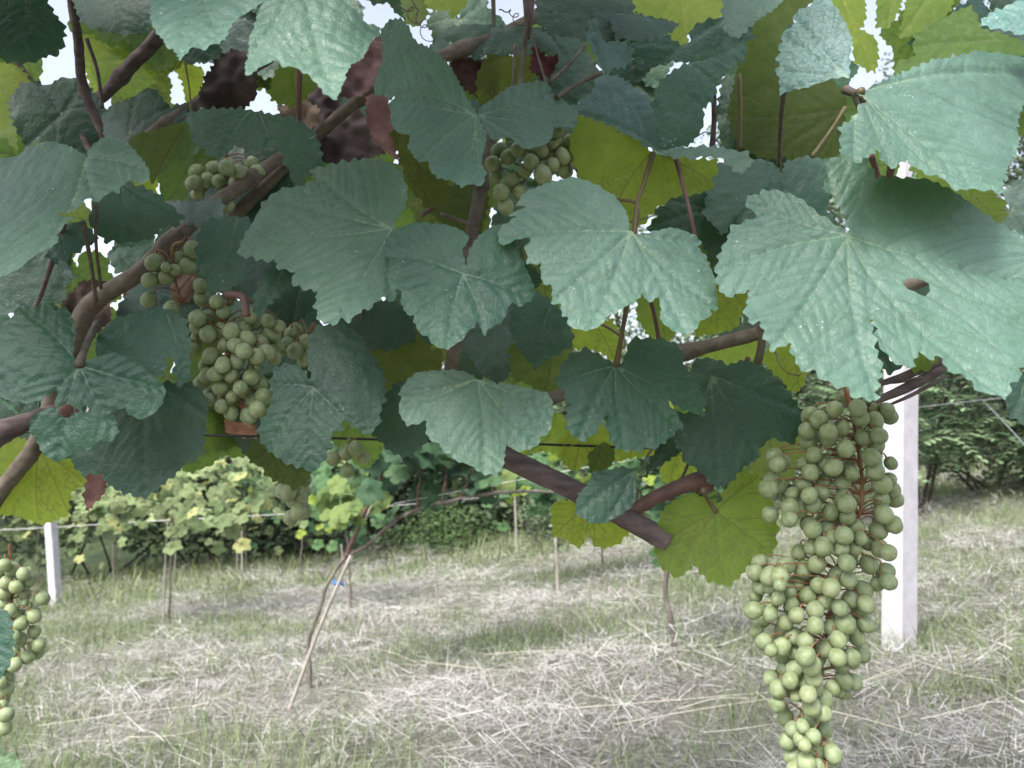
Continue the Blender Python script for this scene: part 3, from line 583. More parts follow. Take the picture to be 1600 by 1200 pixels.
# --- second tier
leaf(VL, 'T', .55, 8, 8, (123, 570), [(123, 570), (112, 554), (116, 525), (114, 500), (102, 479, x), (85, 486), (69, 473), (50, 480), (30, 479, x), (9, 500), (-40, 510), (-50, 600), (0, 620), (18, 626), (45, 629), (63, 623), (87, 608), (85, 635), (60, 641), (45, 656), (42, 668, x), (54, 692), (66, 710), (87, 720, x), (114, 704), (120, 695), (132, 704), (156, 686), (174, 690), (183, 674, x), (177, 650), (162, 647), (192, 635), (201, 647), (216, 653), (234, 650), (252, 632), (258, 608, x), (246, 593), (210, 566), (183, 552), (165, 554), (144, 560)], 'std', (1.2, 1.2), 'puckered leaf at the lower left with three small holes', holes=[[(90 + 13 * math.cos(a) + 12, 641 + 11 * math.sin(a)) for a in np.linspace(0, 6.28, 11)[:-1]], [(132 + 6 * math.cos(a), 639 + 6 * math.sin(a)) for a in np.linspace(0, 6.28, 9)[:-1]], [(119 + 3.2 * math.cos(a), 641 + 4 * math.sin(a)) for a in np.linspace(0, 6.28, 7)[:-1]]], rough=1.6, pet=([(123, 570, .55), (135, 540, .57), (152, 505, .62)], .0028, MAT_CANE), amp=.0014)
leaf(VL, 'T', .60, 12, 5, (260, 490), [(150, 527), (165, 512), (180, 500), (225, 485), (258, 482), (288, 500), (296, 530), (295, 590, x), (279, 602), (274, 584), (273, 560), (261, 557), (255, 584), (230, 590), (200, 575), (175, 570), (150, 562)], 'std', label='leaf with a jagged notch beside the main left cluster')
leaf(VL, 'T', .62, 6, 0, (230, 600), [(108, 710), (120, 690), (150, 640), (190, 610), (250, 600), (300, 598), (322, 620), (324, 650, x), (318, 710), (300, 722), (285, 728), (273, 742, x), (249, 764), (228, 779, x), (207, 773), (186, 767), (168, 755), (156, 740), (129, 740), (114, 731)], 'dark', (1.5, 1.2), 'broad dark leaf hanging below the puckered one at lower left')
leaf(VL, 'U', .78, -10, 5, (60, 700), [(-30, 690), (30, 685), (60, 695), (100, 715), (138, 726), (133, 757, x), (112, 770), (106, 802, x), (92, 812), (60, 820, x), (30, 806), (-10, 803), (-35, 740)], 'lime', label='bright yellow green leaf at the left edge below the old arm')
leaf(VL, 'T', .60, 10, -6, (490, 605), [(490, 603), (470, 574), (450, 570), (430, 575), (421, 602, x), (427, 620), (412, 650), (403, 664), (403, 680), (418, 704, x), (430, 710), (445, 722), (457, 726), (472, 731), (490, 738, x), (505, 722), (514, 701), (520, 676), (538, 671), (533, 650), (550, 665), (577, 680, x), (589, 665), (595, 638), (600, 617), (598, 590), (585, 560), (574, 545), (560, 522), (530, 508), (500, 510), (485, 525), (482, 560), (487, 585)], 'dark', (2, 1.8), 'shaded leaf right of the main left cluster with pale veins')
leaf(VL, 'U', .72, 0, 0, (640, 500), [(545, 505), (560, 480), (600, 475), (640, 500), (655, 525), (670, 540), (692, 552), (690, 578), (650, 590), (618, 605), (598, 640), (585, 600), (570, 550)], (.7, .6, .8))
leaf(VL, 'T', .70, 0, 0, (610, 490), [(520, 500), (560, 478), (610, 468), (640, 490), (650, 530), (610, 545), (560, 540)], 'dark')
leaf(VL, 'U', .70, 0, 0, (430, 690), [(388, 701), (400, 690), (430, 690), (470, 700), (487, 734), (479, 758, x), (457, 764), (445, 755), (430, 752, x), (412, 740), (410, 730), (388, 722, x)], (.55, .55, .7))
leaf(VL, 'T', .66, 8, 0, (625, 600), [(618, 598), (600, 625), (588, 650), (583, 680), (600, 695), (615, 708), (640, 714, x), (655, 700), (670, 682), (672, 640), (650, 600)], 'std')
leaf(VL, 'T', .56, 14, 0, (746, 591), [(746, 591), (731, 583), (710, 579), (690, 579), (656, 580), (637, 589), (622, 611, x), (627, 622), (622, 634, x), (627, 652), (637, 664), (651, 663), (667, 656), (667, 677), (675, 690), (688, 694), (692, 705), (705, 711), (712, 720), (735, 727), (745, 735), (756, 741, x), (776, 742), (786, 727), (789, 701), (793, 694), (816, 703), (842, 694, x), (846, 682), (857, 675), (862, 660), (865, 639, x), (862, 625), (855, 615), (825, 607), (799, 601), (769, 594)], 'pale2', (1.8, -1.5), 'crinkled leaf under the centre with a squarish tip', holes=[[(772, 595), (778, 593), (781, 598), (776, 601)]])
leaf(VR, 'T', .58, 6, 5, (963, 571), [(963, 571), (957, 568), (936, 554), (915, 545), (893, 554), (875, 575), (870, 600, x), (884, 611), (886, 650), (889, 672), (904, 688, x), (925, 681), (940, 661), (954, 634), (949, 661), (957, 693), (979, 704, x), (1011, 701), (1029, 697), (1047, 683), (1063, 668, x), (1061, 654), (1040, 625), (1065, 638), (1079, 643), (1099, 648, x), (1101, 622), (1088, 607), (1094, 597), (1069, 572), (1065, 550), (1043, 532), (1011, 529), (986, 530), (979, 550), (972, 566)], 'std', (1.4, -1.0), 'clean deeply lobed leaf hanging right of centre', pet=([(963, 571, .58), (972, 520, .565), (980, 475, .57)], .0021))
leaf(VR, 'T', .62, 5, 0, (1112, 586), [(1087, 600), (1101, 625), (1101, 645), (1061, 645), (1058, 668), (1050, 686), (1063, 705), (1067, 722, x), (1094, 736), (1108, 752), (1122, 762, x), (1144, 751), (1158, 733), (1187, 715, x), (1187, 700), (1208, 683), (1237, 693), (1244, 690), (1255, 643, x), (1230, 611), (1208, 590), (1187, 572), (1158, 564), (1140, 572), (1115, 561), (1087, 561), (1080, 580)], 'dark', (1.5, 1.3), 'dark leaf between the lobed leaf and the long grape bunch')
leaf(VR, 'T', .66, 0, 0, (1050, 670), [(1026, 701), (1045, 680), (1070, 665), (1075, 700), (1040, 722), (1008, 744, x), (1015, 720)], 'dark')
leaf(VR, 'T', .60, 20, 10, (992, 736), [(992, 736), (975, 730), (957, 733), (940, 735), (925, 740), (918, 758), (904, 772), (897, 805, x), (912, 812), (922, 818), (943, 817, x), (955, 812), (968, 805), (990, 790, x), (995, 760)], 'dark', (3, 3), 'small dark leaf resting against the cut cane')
leaf(VR, 'U', .64, 5, -8, (1119, 799), [(1119, 799), (1101, 779), (1085, 772), (1065, 776), (1036, 797), (1027, 830), (1022, 855, x), (1028, 875), (1033, 887), (1061, 903, x), (1079, 887), (1083, 876), (1097, 898), (1115, 910), (1137, 916, x), (1158, 898), (1172, 880), (1208, 865, x), (1216, 822), (1205, 780), (1187, 744, x), (1158, 733), (1137, 758), (1126, 783)], 'yel', (1.2, 1.0), 'olive backlit leaf below the cane beside the long bunch', pet=([(1119, 799, .64), (1108, 785, .635), (1098, 765, .62)], .0018))
leaf(VR, 'U', .70, 5, 0, (925, 785), [(861, 790), (879, 781), (904, 785), (940, 790), (983, 800), (985, 825), (968, 848), (948, 856), (929, 853, x), (918, 833), (907, 858, x), (882, 842), (864, 837, x)], 'lime', label='backlit leaf hanging under the small dark one')
leaf(VR, 'U', .76, 0, 0, (905, 655), [(872, 693), (886, 676), (904, 660), (945, 655), (956, 693), (932, 704), (918, 722), (897, 737, x), (879, 722)], 'lime')
leaf(VR, 'U', .82, 0, 0, (990, 690), [(955, 690), (990, 690), (1040, 690), (1045, 705), (1020, 712), (985, 715, x), (965, 722)], 'lime')
leaf(VR, 'U', .80, 0, 0, (1060, 705), [(1033, 722), (1050, 700), (1065, 705), (1090, 728), (1088, 750, x), (1060, 752), (1045, 759, x), (1033, 745)], 'lime')
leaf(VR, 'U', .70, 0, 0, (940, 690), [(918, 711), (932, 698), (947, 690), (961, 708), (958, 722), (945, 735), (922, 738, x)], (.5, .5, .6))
leaf(VR, 'U', .80, 0, 0, (930, 505), [(885, 520), (900, 498), (957, 500), (975, 530), (962, 567, x), (932, 547), (895, 545)], 'lime', label='yellow green backlit leaf under the wide central one')
leaf(VR, 'U', .78, 0, 0, (1030, 470), [(1000, 455), (1050, 465), (1055, 520), (1040, 540, x), (1010, 520), (995, 490)], 'yel')
leaf(VR, 'U', .76, 0, 0, (1120, 440), [(1080, 450), (1115, 440), (1150, 455), (1175, 453), (1162, 480, x), (1150, 512), (1120, 522, x), (1085, 525)], 'lime', label='yellow green backlit leaf between the two widest leaves')
leaf(VR, 'U', .72, 0, 0, (1240, 540), [(1190, 562), (1205, 535), (1245, 530), (1260, 580), (1252, 610, x), (1233, 611), (1224, 594), (1207, 580)], 'lime', label='small yellow green leaf above the top of the long bunch')
leaf(VR, 'U', .86, 0, 0, (1150, 540), [(1090, 550), (1120, 535), (1160, 520), (1195, 525), (1190, 565), (1150, 580), (1110, 575)], 'yel')
leaf(VR, 'T', .60, 0, 0, (1380, 560), [(1364, 500), (1369, 530), (1388, 560), (1412, 570), (1392, 585, x), (1378, 575), (1360, 560)], 'dark')
leaf(VR, 'U', .60, 0, 0, (1440, 545), [(1415, 570), (1432, 545), (1470, 550), (1455, 575, x), (1430, 582)], 'yel')
leaf(VR, 'T', .66, 10, 0, (1600, 600), [(1570, 625), (1582, 595), (1600, 585), (1660, 590), (1660, 690), (1600, 665), (1580, 650, x)], 'dark')
leaf(VR, 'T', .68, 5, 0, (860, 480), [(800, 470), (840, 455), (890, 500), (895, 540), (862, 558), (837, 577, x), (815, 550), (798, 520)], 'std')
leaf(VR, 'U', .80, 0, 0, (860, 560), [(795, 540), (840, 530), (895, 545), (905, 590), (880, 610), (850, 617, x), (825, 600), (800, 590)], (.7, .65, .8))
leaf(VR, 'U', .86, 0, 0, (860, 680), [(840, 640), (880, 650), (905, 680), (880, 715), (850, 705), (815, 712, x), (820, 680)], 'yel')
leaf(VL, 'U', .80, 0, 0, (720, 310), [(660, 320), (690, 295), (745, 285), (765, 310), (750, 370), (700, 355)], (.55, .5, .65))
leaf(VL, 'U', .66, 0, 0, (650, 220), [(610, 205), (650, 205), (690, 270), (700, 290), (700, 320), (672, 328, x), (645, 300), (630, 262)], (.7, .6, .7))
leaf(VL, 'U', .72, 0, 0, (455, 110), [(425, 130), (437, 105), (465, 98), (485, 110), (495, 140), (460, 170, x), (425, 160)], 'yel')
leaf(VL, 'U', .74, 0, 0, (780, 130), [(745, 120), (765, 85), (800, 88), (840, 90), (835, 130), (790, 140), (765, 180, x), (750, 160)], (.8, .7, .6))
leaf(VR, 'T', .80, 0, 0, (900, 100), [(840, 120), (860, 85), (920, 85), (935, 110), (930, 145), (890, 165), (850, 150)], 'dark')
leaf(VL, 'T', .56, 10, 0, (-20, 990), [(-30, 955), (5, 950), (20, 965), (25, 1000), (18, 1040), (0, 1060, x), (-30, 1060)], 'std', label='dark leaf fragment among grapes at the left edge')
leaf(VL, 'T', .60, 10, 0, (-20, 1180), [(-30, 1170), (10, 1178), (30, 1195, x), (20, 1215), (-30, 1215)], 'lime')
leaf(VL, 'T', .75, 0, 0, (20, 460), [(-20, 430), (30, 425), (70, 400), (100, 420), (105, 470), (60, 480), (-20, 500)], 'dark')
leaf(VL, 'T', .78, 10, 0, (190, 400), [(165, 395), (200, 385), (240, 400), (215, 425, x), (180, 425)], 'std')
leaf(VL, 'T', .62, 12, 0, (60, 385), [(70, 400), (85, 375), (100, 352), (130, 345), (150, 370), (115, 395), (90, 412, x)], 'blue')
# --- dry leaves
D = dict(amp=.003, pitch=.006, crumple=.006, rough=.5)
leaf(VL, 'D', .66, 0, 20, (590, 150), [(572, 150), (600, 152), (618, 190), (626, 215), (618, 232), (625, 258, x), (604, 238), (585, 220), (575, 190)], (1.5, 1.1, 1.15), label='pinkish crumpled dry leaf above the centre left', **D)
leaf(VL, 'D', .74, 0, 0, (380, 90), [(325, 120), (345, 85), (385, 75), (402, 110), (400, 150), (360, 175), (310, 172)], (.42, .44, .46), label='dark brown withered leaf under the pale top leaf', **D)
leaf(VL, 'D', .76, 0, 0, (460, 165), [(432, 165), (480, 160), (502, 175), (500, 195), (478, 212), (462, 205), (445, 190)], (1.5, 1.5, 1.3), **D)
leaf(VL, 'D', .70, 0, 0, (560, 90), [(595, 52), (600, 100), (595, 125), (560, 150), (525, 150), (505, 140), (540, 110), (565, 80)], (1.1, .9, 1), **D)
leaf(VL, 'D', .78, 0, 0, (540, 200), [(470, 215), (500, 175), (560, 170), (590, 200), (600, 240), (560, 255), (500, 255), (470, 240)], (.44, .44, .48), **D)
leaf(VL, 'D', .80, 0, 0, (500, 140), [(440, 120), (490, 105), (540, 140), (520, 180), (470, 185), (440, 150)], (.44, .44, .5), **D)
leaf(VR, 'D', .72, 0, 0, (845, 90), [(833, 68), (852, 85), (872, 95), (862, 118, x), (845, 125), (828, 112)], (.6, .28, .34), label='deep red withered leaf hanging on the grey canes', **D)
leaf(VL, 'D', .76, 0, 0, (735, 100), [(715, 90), (740, 88), (765, 92), (760, 120), (745, 150, x), (725, 140), (705, 110)], (.6, .45, .46), **D)
leaf(VL, 'D', .80, 0, 0, (130, 200), [(95, 220), (110, 185), (150, 190), (170, 215), (140, 240)], (.6, .48, .5), **D)
leaf(VL, 'D', .78, 0, 0, (130, 480), [(105, 500), (100, 470), (130, 440), (180, 440), (175, 490), (140, 540), (115, 560)], (.5, .47, .46), **D)
leaf(VL, 'D', .82, 0, 0, (250, 450), [(190, 455), (225, 430), (300, 425), (320, 460), (270, 482), (200, 512)], (.68, .64, .54), **D)
leaf(VL, 'D', .82, 0, 0, (370, 690), [(352, 655), (375, 660), (402, 665), (402, 684), (375, 682), (355, 676)], (1.5, 1.1, .8), **D)
leaf(VL, 'D', .64, 0, 0, (150, 740), [(136, 742), (152, 737), (168, 752), (160, 775), (143, 798, x), (134, 772)], (.9, .66, .62), label='dry curled red brown leaf hanging below the dark one', **D)
leaf(VL, 'D', .66, 0, 0, (100, 640), [(85, 625), (115, 622), (118, 655), (95, 662)], (.8, .62, .6), **D)

# filler foliage deeper inside the row and above the picture, leaving the gaps open
GAPS = [(90, 110, 55), (95, 35, 25), (275, 130, 30), (5, 245, 28), (240, 290, 22), (420, 155, 26), (605, 30, 45), (655, 55, 45), (900, 112, 24), (1035, 112, 40), (1115, 20, 30), (485, 487, 20), (428, 390, 14), (955, 495, 26), (1345, 80, 60), (1120, 205, 40), (1100, 150, 30), (1360, 30, 30), (1015, 330, 24), (700, 560, 22), (330, 640, 22), (375, 660, 24), (760, 560, 24), (1580, 310, 30), (1130, 10, 30), (818, 30, 16), (1590, 240, 40), (1250, 250, 14), (1080, 490, 50), (1210, 580, 40), (920, 720, 60), (1050, 730, 40), (15, 105, 16), (25, 195, 16), (870, 45, 0)]
VB = thing('grapevine', pt(760, 900, 1.0), 'shaded inner grapevine whose dim leaves fill the row behind the bigger ones', 'grapevine', 'grapevines of the near row')
fr_ = np.random.default_rng(42); nf = 0; tries = 0
fix = [(755, 575, .92), (450, 395, .80), (490, 425, .82), (10, 600, .86), (30, 650, .84), (262, 590, .8), (215, 110, .95), (180, 30, .92), (330, 640, .86), (380, 640, .86), (30, 250, .9), (1030, 160, .9), (330, 20, .85), (400, 60, .9), (440, 30, .88), (220, 10, .9), (20, 60, .9), (140, 230, .84), (230, 190, .9), (300, 250, .84), (350, 290, .82), (420, 300, .84), (330, 200, .88), (480, 90, .92), (520, 30, .9), (560, 130, .88), (540, 230, .84), (720, 30, .88), (800, 100, .9), (880, 40, .92), (960, 150, .92), (850, 180, .88), (1010, 60, .9), (1240, 60, .95), (1270, 120, .93), (1470, 60, .94), (1540, 60, .92), (1550, 20, .95), (1580, 330, .9), (1440, 60, .96), (470, 640, .82), (440, 590, .84), (700, 300, .84), (650, 620, .8), (800, 600, .86), (740, 640, .84), (560, 620, .8), (850, 430, .86), (770, 500, .84), (690, 480, .86), (620, 560, .9), (340, 560, .84), (430, 500, .8), (330, 480, .86), (440, 270, .86), (390, 300, .9), (240, 380, .86), (120, 430, .88), (40, 400, .86), (60, 330, .9), (700, 200, .86), (760, 110, .9), (1150, 340, .86), (1100, 410, .84), (1230, 400, .8), (200, 640, .8), (40, 560, .8), (640, 320, .9), (1120, 620, .8), (1200, 680, .82), (960, 620, .86), (560, 250, .9), (840, 350, .88), (1300, 180, .9), (1200, 200, .92), (930, 20, .9), (1250, 260, .94)]
for px, py, d in fix:
    free_leaf(VB, fr_.choice(['T', 'T', 'U']), px, py, d, fr_.uniform(-15, 10), fr_.uniform(-25, 25), fr_.uniform(-50, 50), fr_.uniform(.10, .13), fr_.choice(['std', 'dark', 'ol'])); nf += 1
while nf < 99 and tries < 6000:
    tries += 1
    px = fr_.uniform(-60, 1660); top = 600 if px < 760 else 520
    py = fr_.uniform(-60, top); d = fr_.uniform(.82, 1.2); size = fr_.uniform(.10, .14); rp = size * .42 / d * FPX
    if any((px - a) ** 2 + (py - b) ** 2 < (rp + c * .35) ** 2 for a, b, c in GAPS): continue
    free_leaf(VB, fr_.choice(['T', 'U', 'U']), px, py, d, fr_.uniform(-25, 20), fr_.uniform(-40, 40), fr_.uniform(-60, 60), size, fr_.choice(['std', 'dark', 'ol', 'yel'])); nf += 1
for v_, c_ in ((VL, 28), (VR, 26)):
    k_ = 0
    while k_ < c_:
        px = fr_.uniform(-60, 740) if v_ is VL else fr_.uniform(780, 1660); py = fr_.uniform(-60, 600 if v_ is VL else 430); d = fr_.uniform(.80, 1.0); size = fr_.uniform(.09, .12); rp = size * .42 / d * FPX
        if any((px - a) ** 2 + (py - b) ** 2 < (rp + c * .45) ** 2 for a, b, c in GAPS): continue
        free_leaf(v_, fr_.choice(['T', 'T', 'U']), px, py, d, fr_.uniform(-25, 15), fr_.uniform(-40, 40), fr_.uniform(-60, 60), size, fr_.choice(['std', 'dark', 'ol'])); k_ += 1
# added leaves, unseen over the frame, that shade the row from above
r_ = np.random.default_rng(9); top_leaves = (r_.uniform(-300, 1900, 110), r_.uniform(-450, -190, 110), r_.uniform(.78, 1.3, 110))
# ------------------------------------------------------------------ canes, wires
def cane(vine, name, pts, radii, mat, nodes=(), seg=22, label=None):
    """pts: (px,py,depth) way points; nodes: fractions where the cane swells"""
    P = [pt(x_, y_, d_) for x_, y_, d_ in pts]; n = max(40, len(P) * 16); path = catmull(P, n)
    rr = np.interp(np.linspace(0, 1, n), np.linspace(0, 1, len(radii)), radii)
    for nf_ in nodes: rr = rr * (1 + .35 * np.exp(-((np.linspace(0, 1, n) - nf_) / .022) ** 2))
    path = path + np.stack([vnoise(path * 9 + k * 31, k) for k in range(3)], 1) * .0015
    g = Geo(); V, F = tube_geo(path, rr, seg); rn = vnoise(V * 160, 3) * .00035 + vnoise(V * 420, 4) * .00015
    ii, jj = np.divmod(np.arange(len(V)), seg); big_r = float(np.mean(rr)); rn = rn + vnoise(np.stack([jj * .9, ii * .22], 1), 9) * .075 * big_r + vnoise(np.stack([ii * .5, jj * .3], 1), 4) * .03 * big_r
    cen = np.repeat(path, seg, axis=0); dv = V - cen; dv /= np.linalg.norm(dv, axis=1)[:, None] + 1e-9
    g.add(V + dv * rn[:, None], F)
    o = g.build(name, mat, vine, tuple(P[0]))
    if label: o['label'] = label
    return o
cane(VL, 'old_arm', [(-60, 880, .80), (0, 770, .78), (60, 690, .76), (105, 560, .74), (140, 480, .73), (215, 425, .72), (300, 345, .73), (380, 285, .75), (450, 235, .775), (520, 190, .785)], [.0075, .008, .0085, .0092, .0078, .0068, .0055, .005], MAT_CANE, (.3, .62, .8), label='thick knobbly brown arm rising from the lower left')
cane(VL, 'old_arm', [(-40, 700, .70), (0, 675, .70), (50, 655, .71), (95, 640, .74)], [.012, .011, .008, .006], MAT_OLDCANE)
cane(VL, 'cane', [(300, 400, .80), (440, 262, .79), (500, 205, .77), (560, 158, .74), (640, 110, .73), (735, 72, .75), (830, 30, .77), (920, -40, .80)], [.007, .0062, .006, .0062, .006, .0062], MAT_CANE, (.22, .46, .7), label='pale grey brown cane crossing the upper centre')
cane(VL, 'cane', [(170, 275, .76), (215, 225, .76), (290, 170, .77), (350, 130, .79), (420, 90, .82)], [.007, .006, .0055], MAT_CANE, (.4,))
cane(VL, 'cane', [(60, 180, .82), (100, 130, .84), (150, 155, .83), (200, 105, .82), (250, 50, .80), (290, -20, .78)], [.003, .006, .0075, .007], MAT_OLDCANE, (.55,))
cane(VL, 'cane', [(105, -30, .74), (120, 60, .75), (130, 140, .77), (165, 220, .78), (175, 260, .79)], [.0042, .0046, .0052], MAT_OLDCANE, (.5,))
cane(VL, 'cane', [(20, 90, .80), (60, 140, .80), (110, 190, .79), (150, 250, .78)], [.003, .0035, .004], MAT_OLDCANE)
cane(VL, 'cane', [(772, 205, .70), (752, 290, .70), (737, 360, .69), (725, 440, .68), (710, 545, .68), (700, 610, .69)], [.0058, .0056, .0062, .0066], MAT_CANE, (.2,), label='upright red brown cane behind the crinkled central leaf')
cane(VR, 'cane', [(690, 660, .72), (790, 640, .70), (870, 620, .69), (960, 585, .685), (1070, 552, .68), (1190, 520, .67), (1300, 490, .66), (1420, 445, .66), (1500, 420, .66)], [.0058, .0062, .006, .0062], MAT_CANE, (.5, .8), label='level brown cane running behind the lobed and largest leaves')
oc_ = cane(VR, 'cut_cane', [(760, 690, .68), (800, 718, .675), (880, 757, .665), (960, 798, .655), (1046, 845, .648)], [.0088, .0092, .009, .0088], MAT_OLDCANE, (.72,), label='thick purplish cane with a cleanly cut end')
cane(VR, 'shoot', [(975, 808, .66), (1010, 785, .655), (1060, 762, .65), (1098, 752, .65), (1104, 770, .648)], [.0050, .0058, .0066, .0085, .006], MAT_REDCANE, (.05, .85), label='dark red shoot joining the cut cane')
cane(VR, 'shoot', [(1098, 760, .65), (1120, 700, .67), (1140, 620, .69), (1170, 560, .70)], [.003, .0026, .0024], MAT_REDCANE)
# petioles and thin shoots
for v_, P_, r_, m_ in [
    (VR, [(1055, 243, .62), (1070, 300, .60), (1080, 340, .59), (1092, 400, .60)], .0017, MAT_REDCANE),
    (VR, [(992, 365, .60), (996, 320, .60), (965, 312, .62), (940, 305, .64)], .0014, MAT_PET),
    (VR, [(1012, 455, .60), (1022, 490, .62), (1032, 545, .64)], .0018, MAT_REDCANE),
    (VR, [(937, 505, .66), (955, 515, .63), (970, 525, .60)], .0011, MAT_PET),
    (VR, [(1113, 120, .66), (1116, 180, .68), (1112, 240, .70)], .0024, MAT_OLDCANE),
    (VR, [(1155, 115, .66), (1157, 180, .67), (1155, 235, .68)], .0017, MAT_PET),
    (VR, [(1133, -20, .80), (1132, 30, .80), (1128, 60, .79)], .0024, MAT_OLDCANE),
    (VR, [(1228, 120, .60), (1222, 170, .63), (1219, 215, .67), (1216, 290, .74)], .0020, MAT_CANE),
    (VR, [(1395, 250, .56), (1390, 275, .57), (1385, 300, .58)], .0028, MAT_REDCANE),
    (VR, [(1360, 240, .57), (1372, 275, .58), (1380, 300, .58)], .0022, MAT_REDCANE),
    (VR, [(1320, 140, .58), (1345, 152, .57), (1350, 175, .60)], .0030, MAT_CANE),
    (VR, [(930, 345, .62), (850, 120, .68), (815, -20, .72)], .0011, MAT_CANE),
    (VR, [(860, 128, .62), (890, 100, .64), (915, 70, .66)], .0016, MAT_CANE),
    (VR, [(870, 152, .61), (905, 130, .62), (942, 113, .62)], .0018, MAT_CANE),
    (VR, [(820, -20, .70), (823, 40, .70), (817, 90, .70), (812, 160, .69)], .0024, MAT_CANE),
    (VR, [(832, -20, .72), (828, 30, .71), (822, 60, .71)], .0030, MAT_REDCANE),
    (VL, [(770, -20, .76), (772, 60, .76), (768, 150, .74)], .0020, MAT_CANE),
    (VL, [(805, 70, .74), (803, 110, .73), (800, 150, .72)], .0016, MAT_CANE),
    (VL, [(469, 90, .60), (467, 150, .62), (468, 205, .64)], .0022, MAT_REDCANE),
    (VL, [(135, 60, .74), (152, 110, .75), (160, 170, .76)], .0017, MAT_OLDCANE),
    (VL, [(288, 90, .70), (296, 140, .72), (298, 175, .73)], .0010, MAT_GREENSTEM),
    (VL, [(130, 350, .60), (140, 400, .64), (150, 470, .68)], .0018, MAT_CANE),
    (VL, [(150, 320, .60), (150, 380, .63), (158, 450, .68)], .0014, MAT_CANE),
    (VL, [(100, 350, .62), (60, 470, .68), (20, 540, .70)], .0020, MAT_OLDCANE),
    (VL, [(355, 460, .62), (380, 465, .61), (385, 495, .61)], .0030, MAT_REDCANE),
    (VL, [(563, 480, .70), (570, 530, .71), (580, 580, .72)], .0012, MAT_PET),
    (VL, [(660, 335, .70), (680, 322, .68), (690, 310, .67)], .0022, MAT_CANE),
    (VL, [(690, 335, .70), (720, 345, .68), (745, 352, .66)], .0018, MAT_CANE),
    (VR, [(1190, 505, .665), (1190, 540, .67), (1180, 580, .68)], .0036, MAT_CANE),
    (VR, [(1085, 700, .66), (1055, 760, .68), (985, 800, .70)], .0012, MAT_CANE),
    (VR, [(1003, 735, .62), (1010, 715, .63), (1020, 700, .64)], .0010, MAT_CANE)]:
    g = Geo(); P = [pt(*p) for p in P_]; g.tube(catmull(P, 14), [r_ * 1.2, r_, r_ * .95, r_ * 1.2], 8); g.build('shoot' if r_ > .0016 else 'petiole', m_, v_, tuple(P[0]))
# tendrils
def tendril(vine, P_, turns, rad, r0=.0005):
    P = catmull([pt(*p) for p in P_], 60); t = np.linspace(0, 1, 60)
    P = P + np.stack([np.cos(t * turns * 6.28) * rad * t, np.zeros(60), np.sin(t * turns * 6.28) * rad * t], 1)
    g = Geo(); g.tube(P, [r0 * 1.4, r0, r0 * .8], 6); g.build('tendril', MAT_OLDCANE, vine, tuple(P[0]))
tendril(VL, [(640, -20, .74), (655, 30, .73), (670, 60, .72)], 3, .006)
tendril(VL, [(620, 10, .74), (640, 15, .73), (650, 30, .73)], 2, .007)
tendril(VR, [(1085, 215, .66), (1105, 208, .66), (1130, 225, .66)], .6, .002)
tendril(VR, [(1205, 545, .62), (1225, 570, .60), (1252, 600, .59)], 1.3, .006)
tendril(VR, [(780, 15, .74), (800, 20, .73), (812, 35, .73)], 3, .005)
tendril(VR, [(985, 347, .60), (1010, 342, .62), (1030, 338, .64)], .3, .002)
# flat dried fibres tied across the post
g = Geo()
for a, b, wd in [((1365, 603, .60), (1472, 562, .61), .0035), ((1355, 632, .60), (1475, 575, .61), .0042), ((1372, 640, .60), (1478, 588, .61), .0016), ((1360, 598, .60), (1440, 590, .60), .0014)]:
    P = catmull([pt(*a), pt((a[0] + b[0]) / 2, (a[1] + b[1]) / 2 + 3, .605), pt(*b)], 14); V, F = tube_geo(P, [wd * .55, wd, wd * .9], 8)
    cen = np.repeat(P, 8, axis=0); V = cen + (V - cen) * np.array([1, .35, 1]); g.add(V, F)
o = g.build('dry_fibre', MAT_OLDCANE, VR, tuple(pt(1420, 600, .6))); o['label'] = 'flat brown dried strands crossing in front of the white post'
# trellis wire of the near row
def wire(name, pts, r, mat, label, group=None):
    g = Geo(); P = [np.array(p) for p in pts]; g.tube(catmull(P, 40), r, 6); o = g.build(name, mat, None, tuple(P[0])); tag(o, label, 'wire', group); return o
wire('trellis_wire', [pt(-400, 668, .80), pt(320, 680, .78), (np.array(pt(600, 687, .77))), pt(900, 696, .76), pt(1170, 706, .76)], .0013, MAT_DARKWIRE, 'thin dark wire behind the leaves of the near vines')

# ------------------------------------------------------------------ grape bunches
def grape_mesh(seed):
    bm_n, bm_m = 20, 13; r = np.random.default_rng(seed); V = [[0, 0, 1]]; F = []
    for i in range(1, bm_m):
        th = math.pi * i / bm_m
        for j in range(bm_n): V.append([math.sin(th) * math.cos(2 * math.pi * j / bm_n), math.sin(th) * math.sin(2 * math.pi * j / bm_n), math.cos(th)])
    V.append([0, 0, -1]); V = np.array(V); n = len(V)
    for j in range(bm_n): F.append([0, 1 + j, 1 + (j + 1) % bm_n]); F.append([n - 1, n - 1 - bm_n + (j + 1) % bm_n, n - 1 - bm_n + j])
    for i in range(bm_m - 2):
        for j in range(bm_n):
            a = 1 + i * bm_n + j; b = 1 + i * bm_n + (j + 1) % bm_n; F.append([a, a + bm_n, b + bm_n, b])
    V = V * (1 + .05 * vnoise(V * 1.7 + seed, seed))[:, None]
    zz = V[:, 2].copy(); V[:, 2] = zz * r.uniform(1.03, 1.16); V[:, :2] *= (1 - .05 * zz)[:, None]
    V[0, 2] -= .06
    # small style scar at the free end
    V[-1, 2] += .02
    return V * .0070, F
GM = []
for k in range(6):
    V, F = grape_mesh(k + 1); me = make_mesh('grape', V, F); me.materials.append(MAT_GRAPE); GM.append((me, V, F))
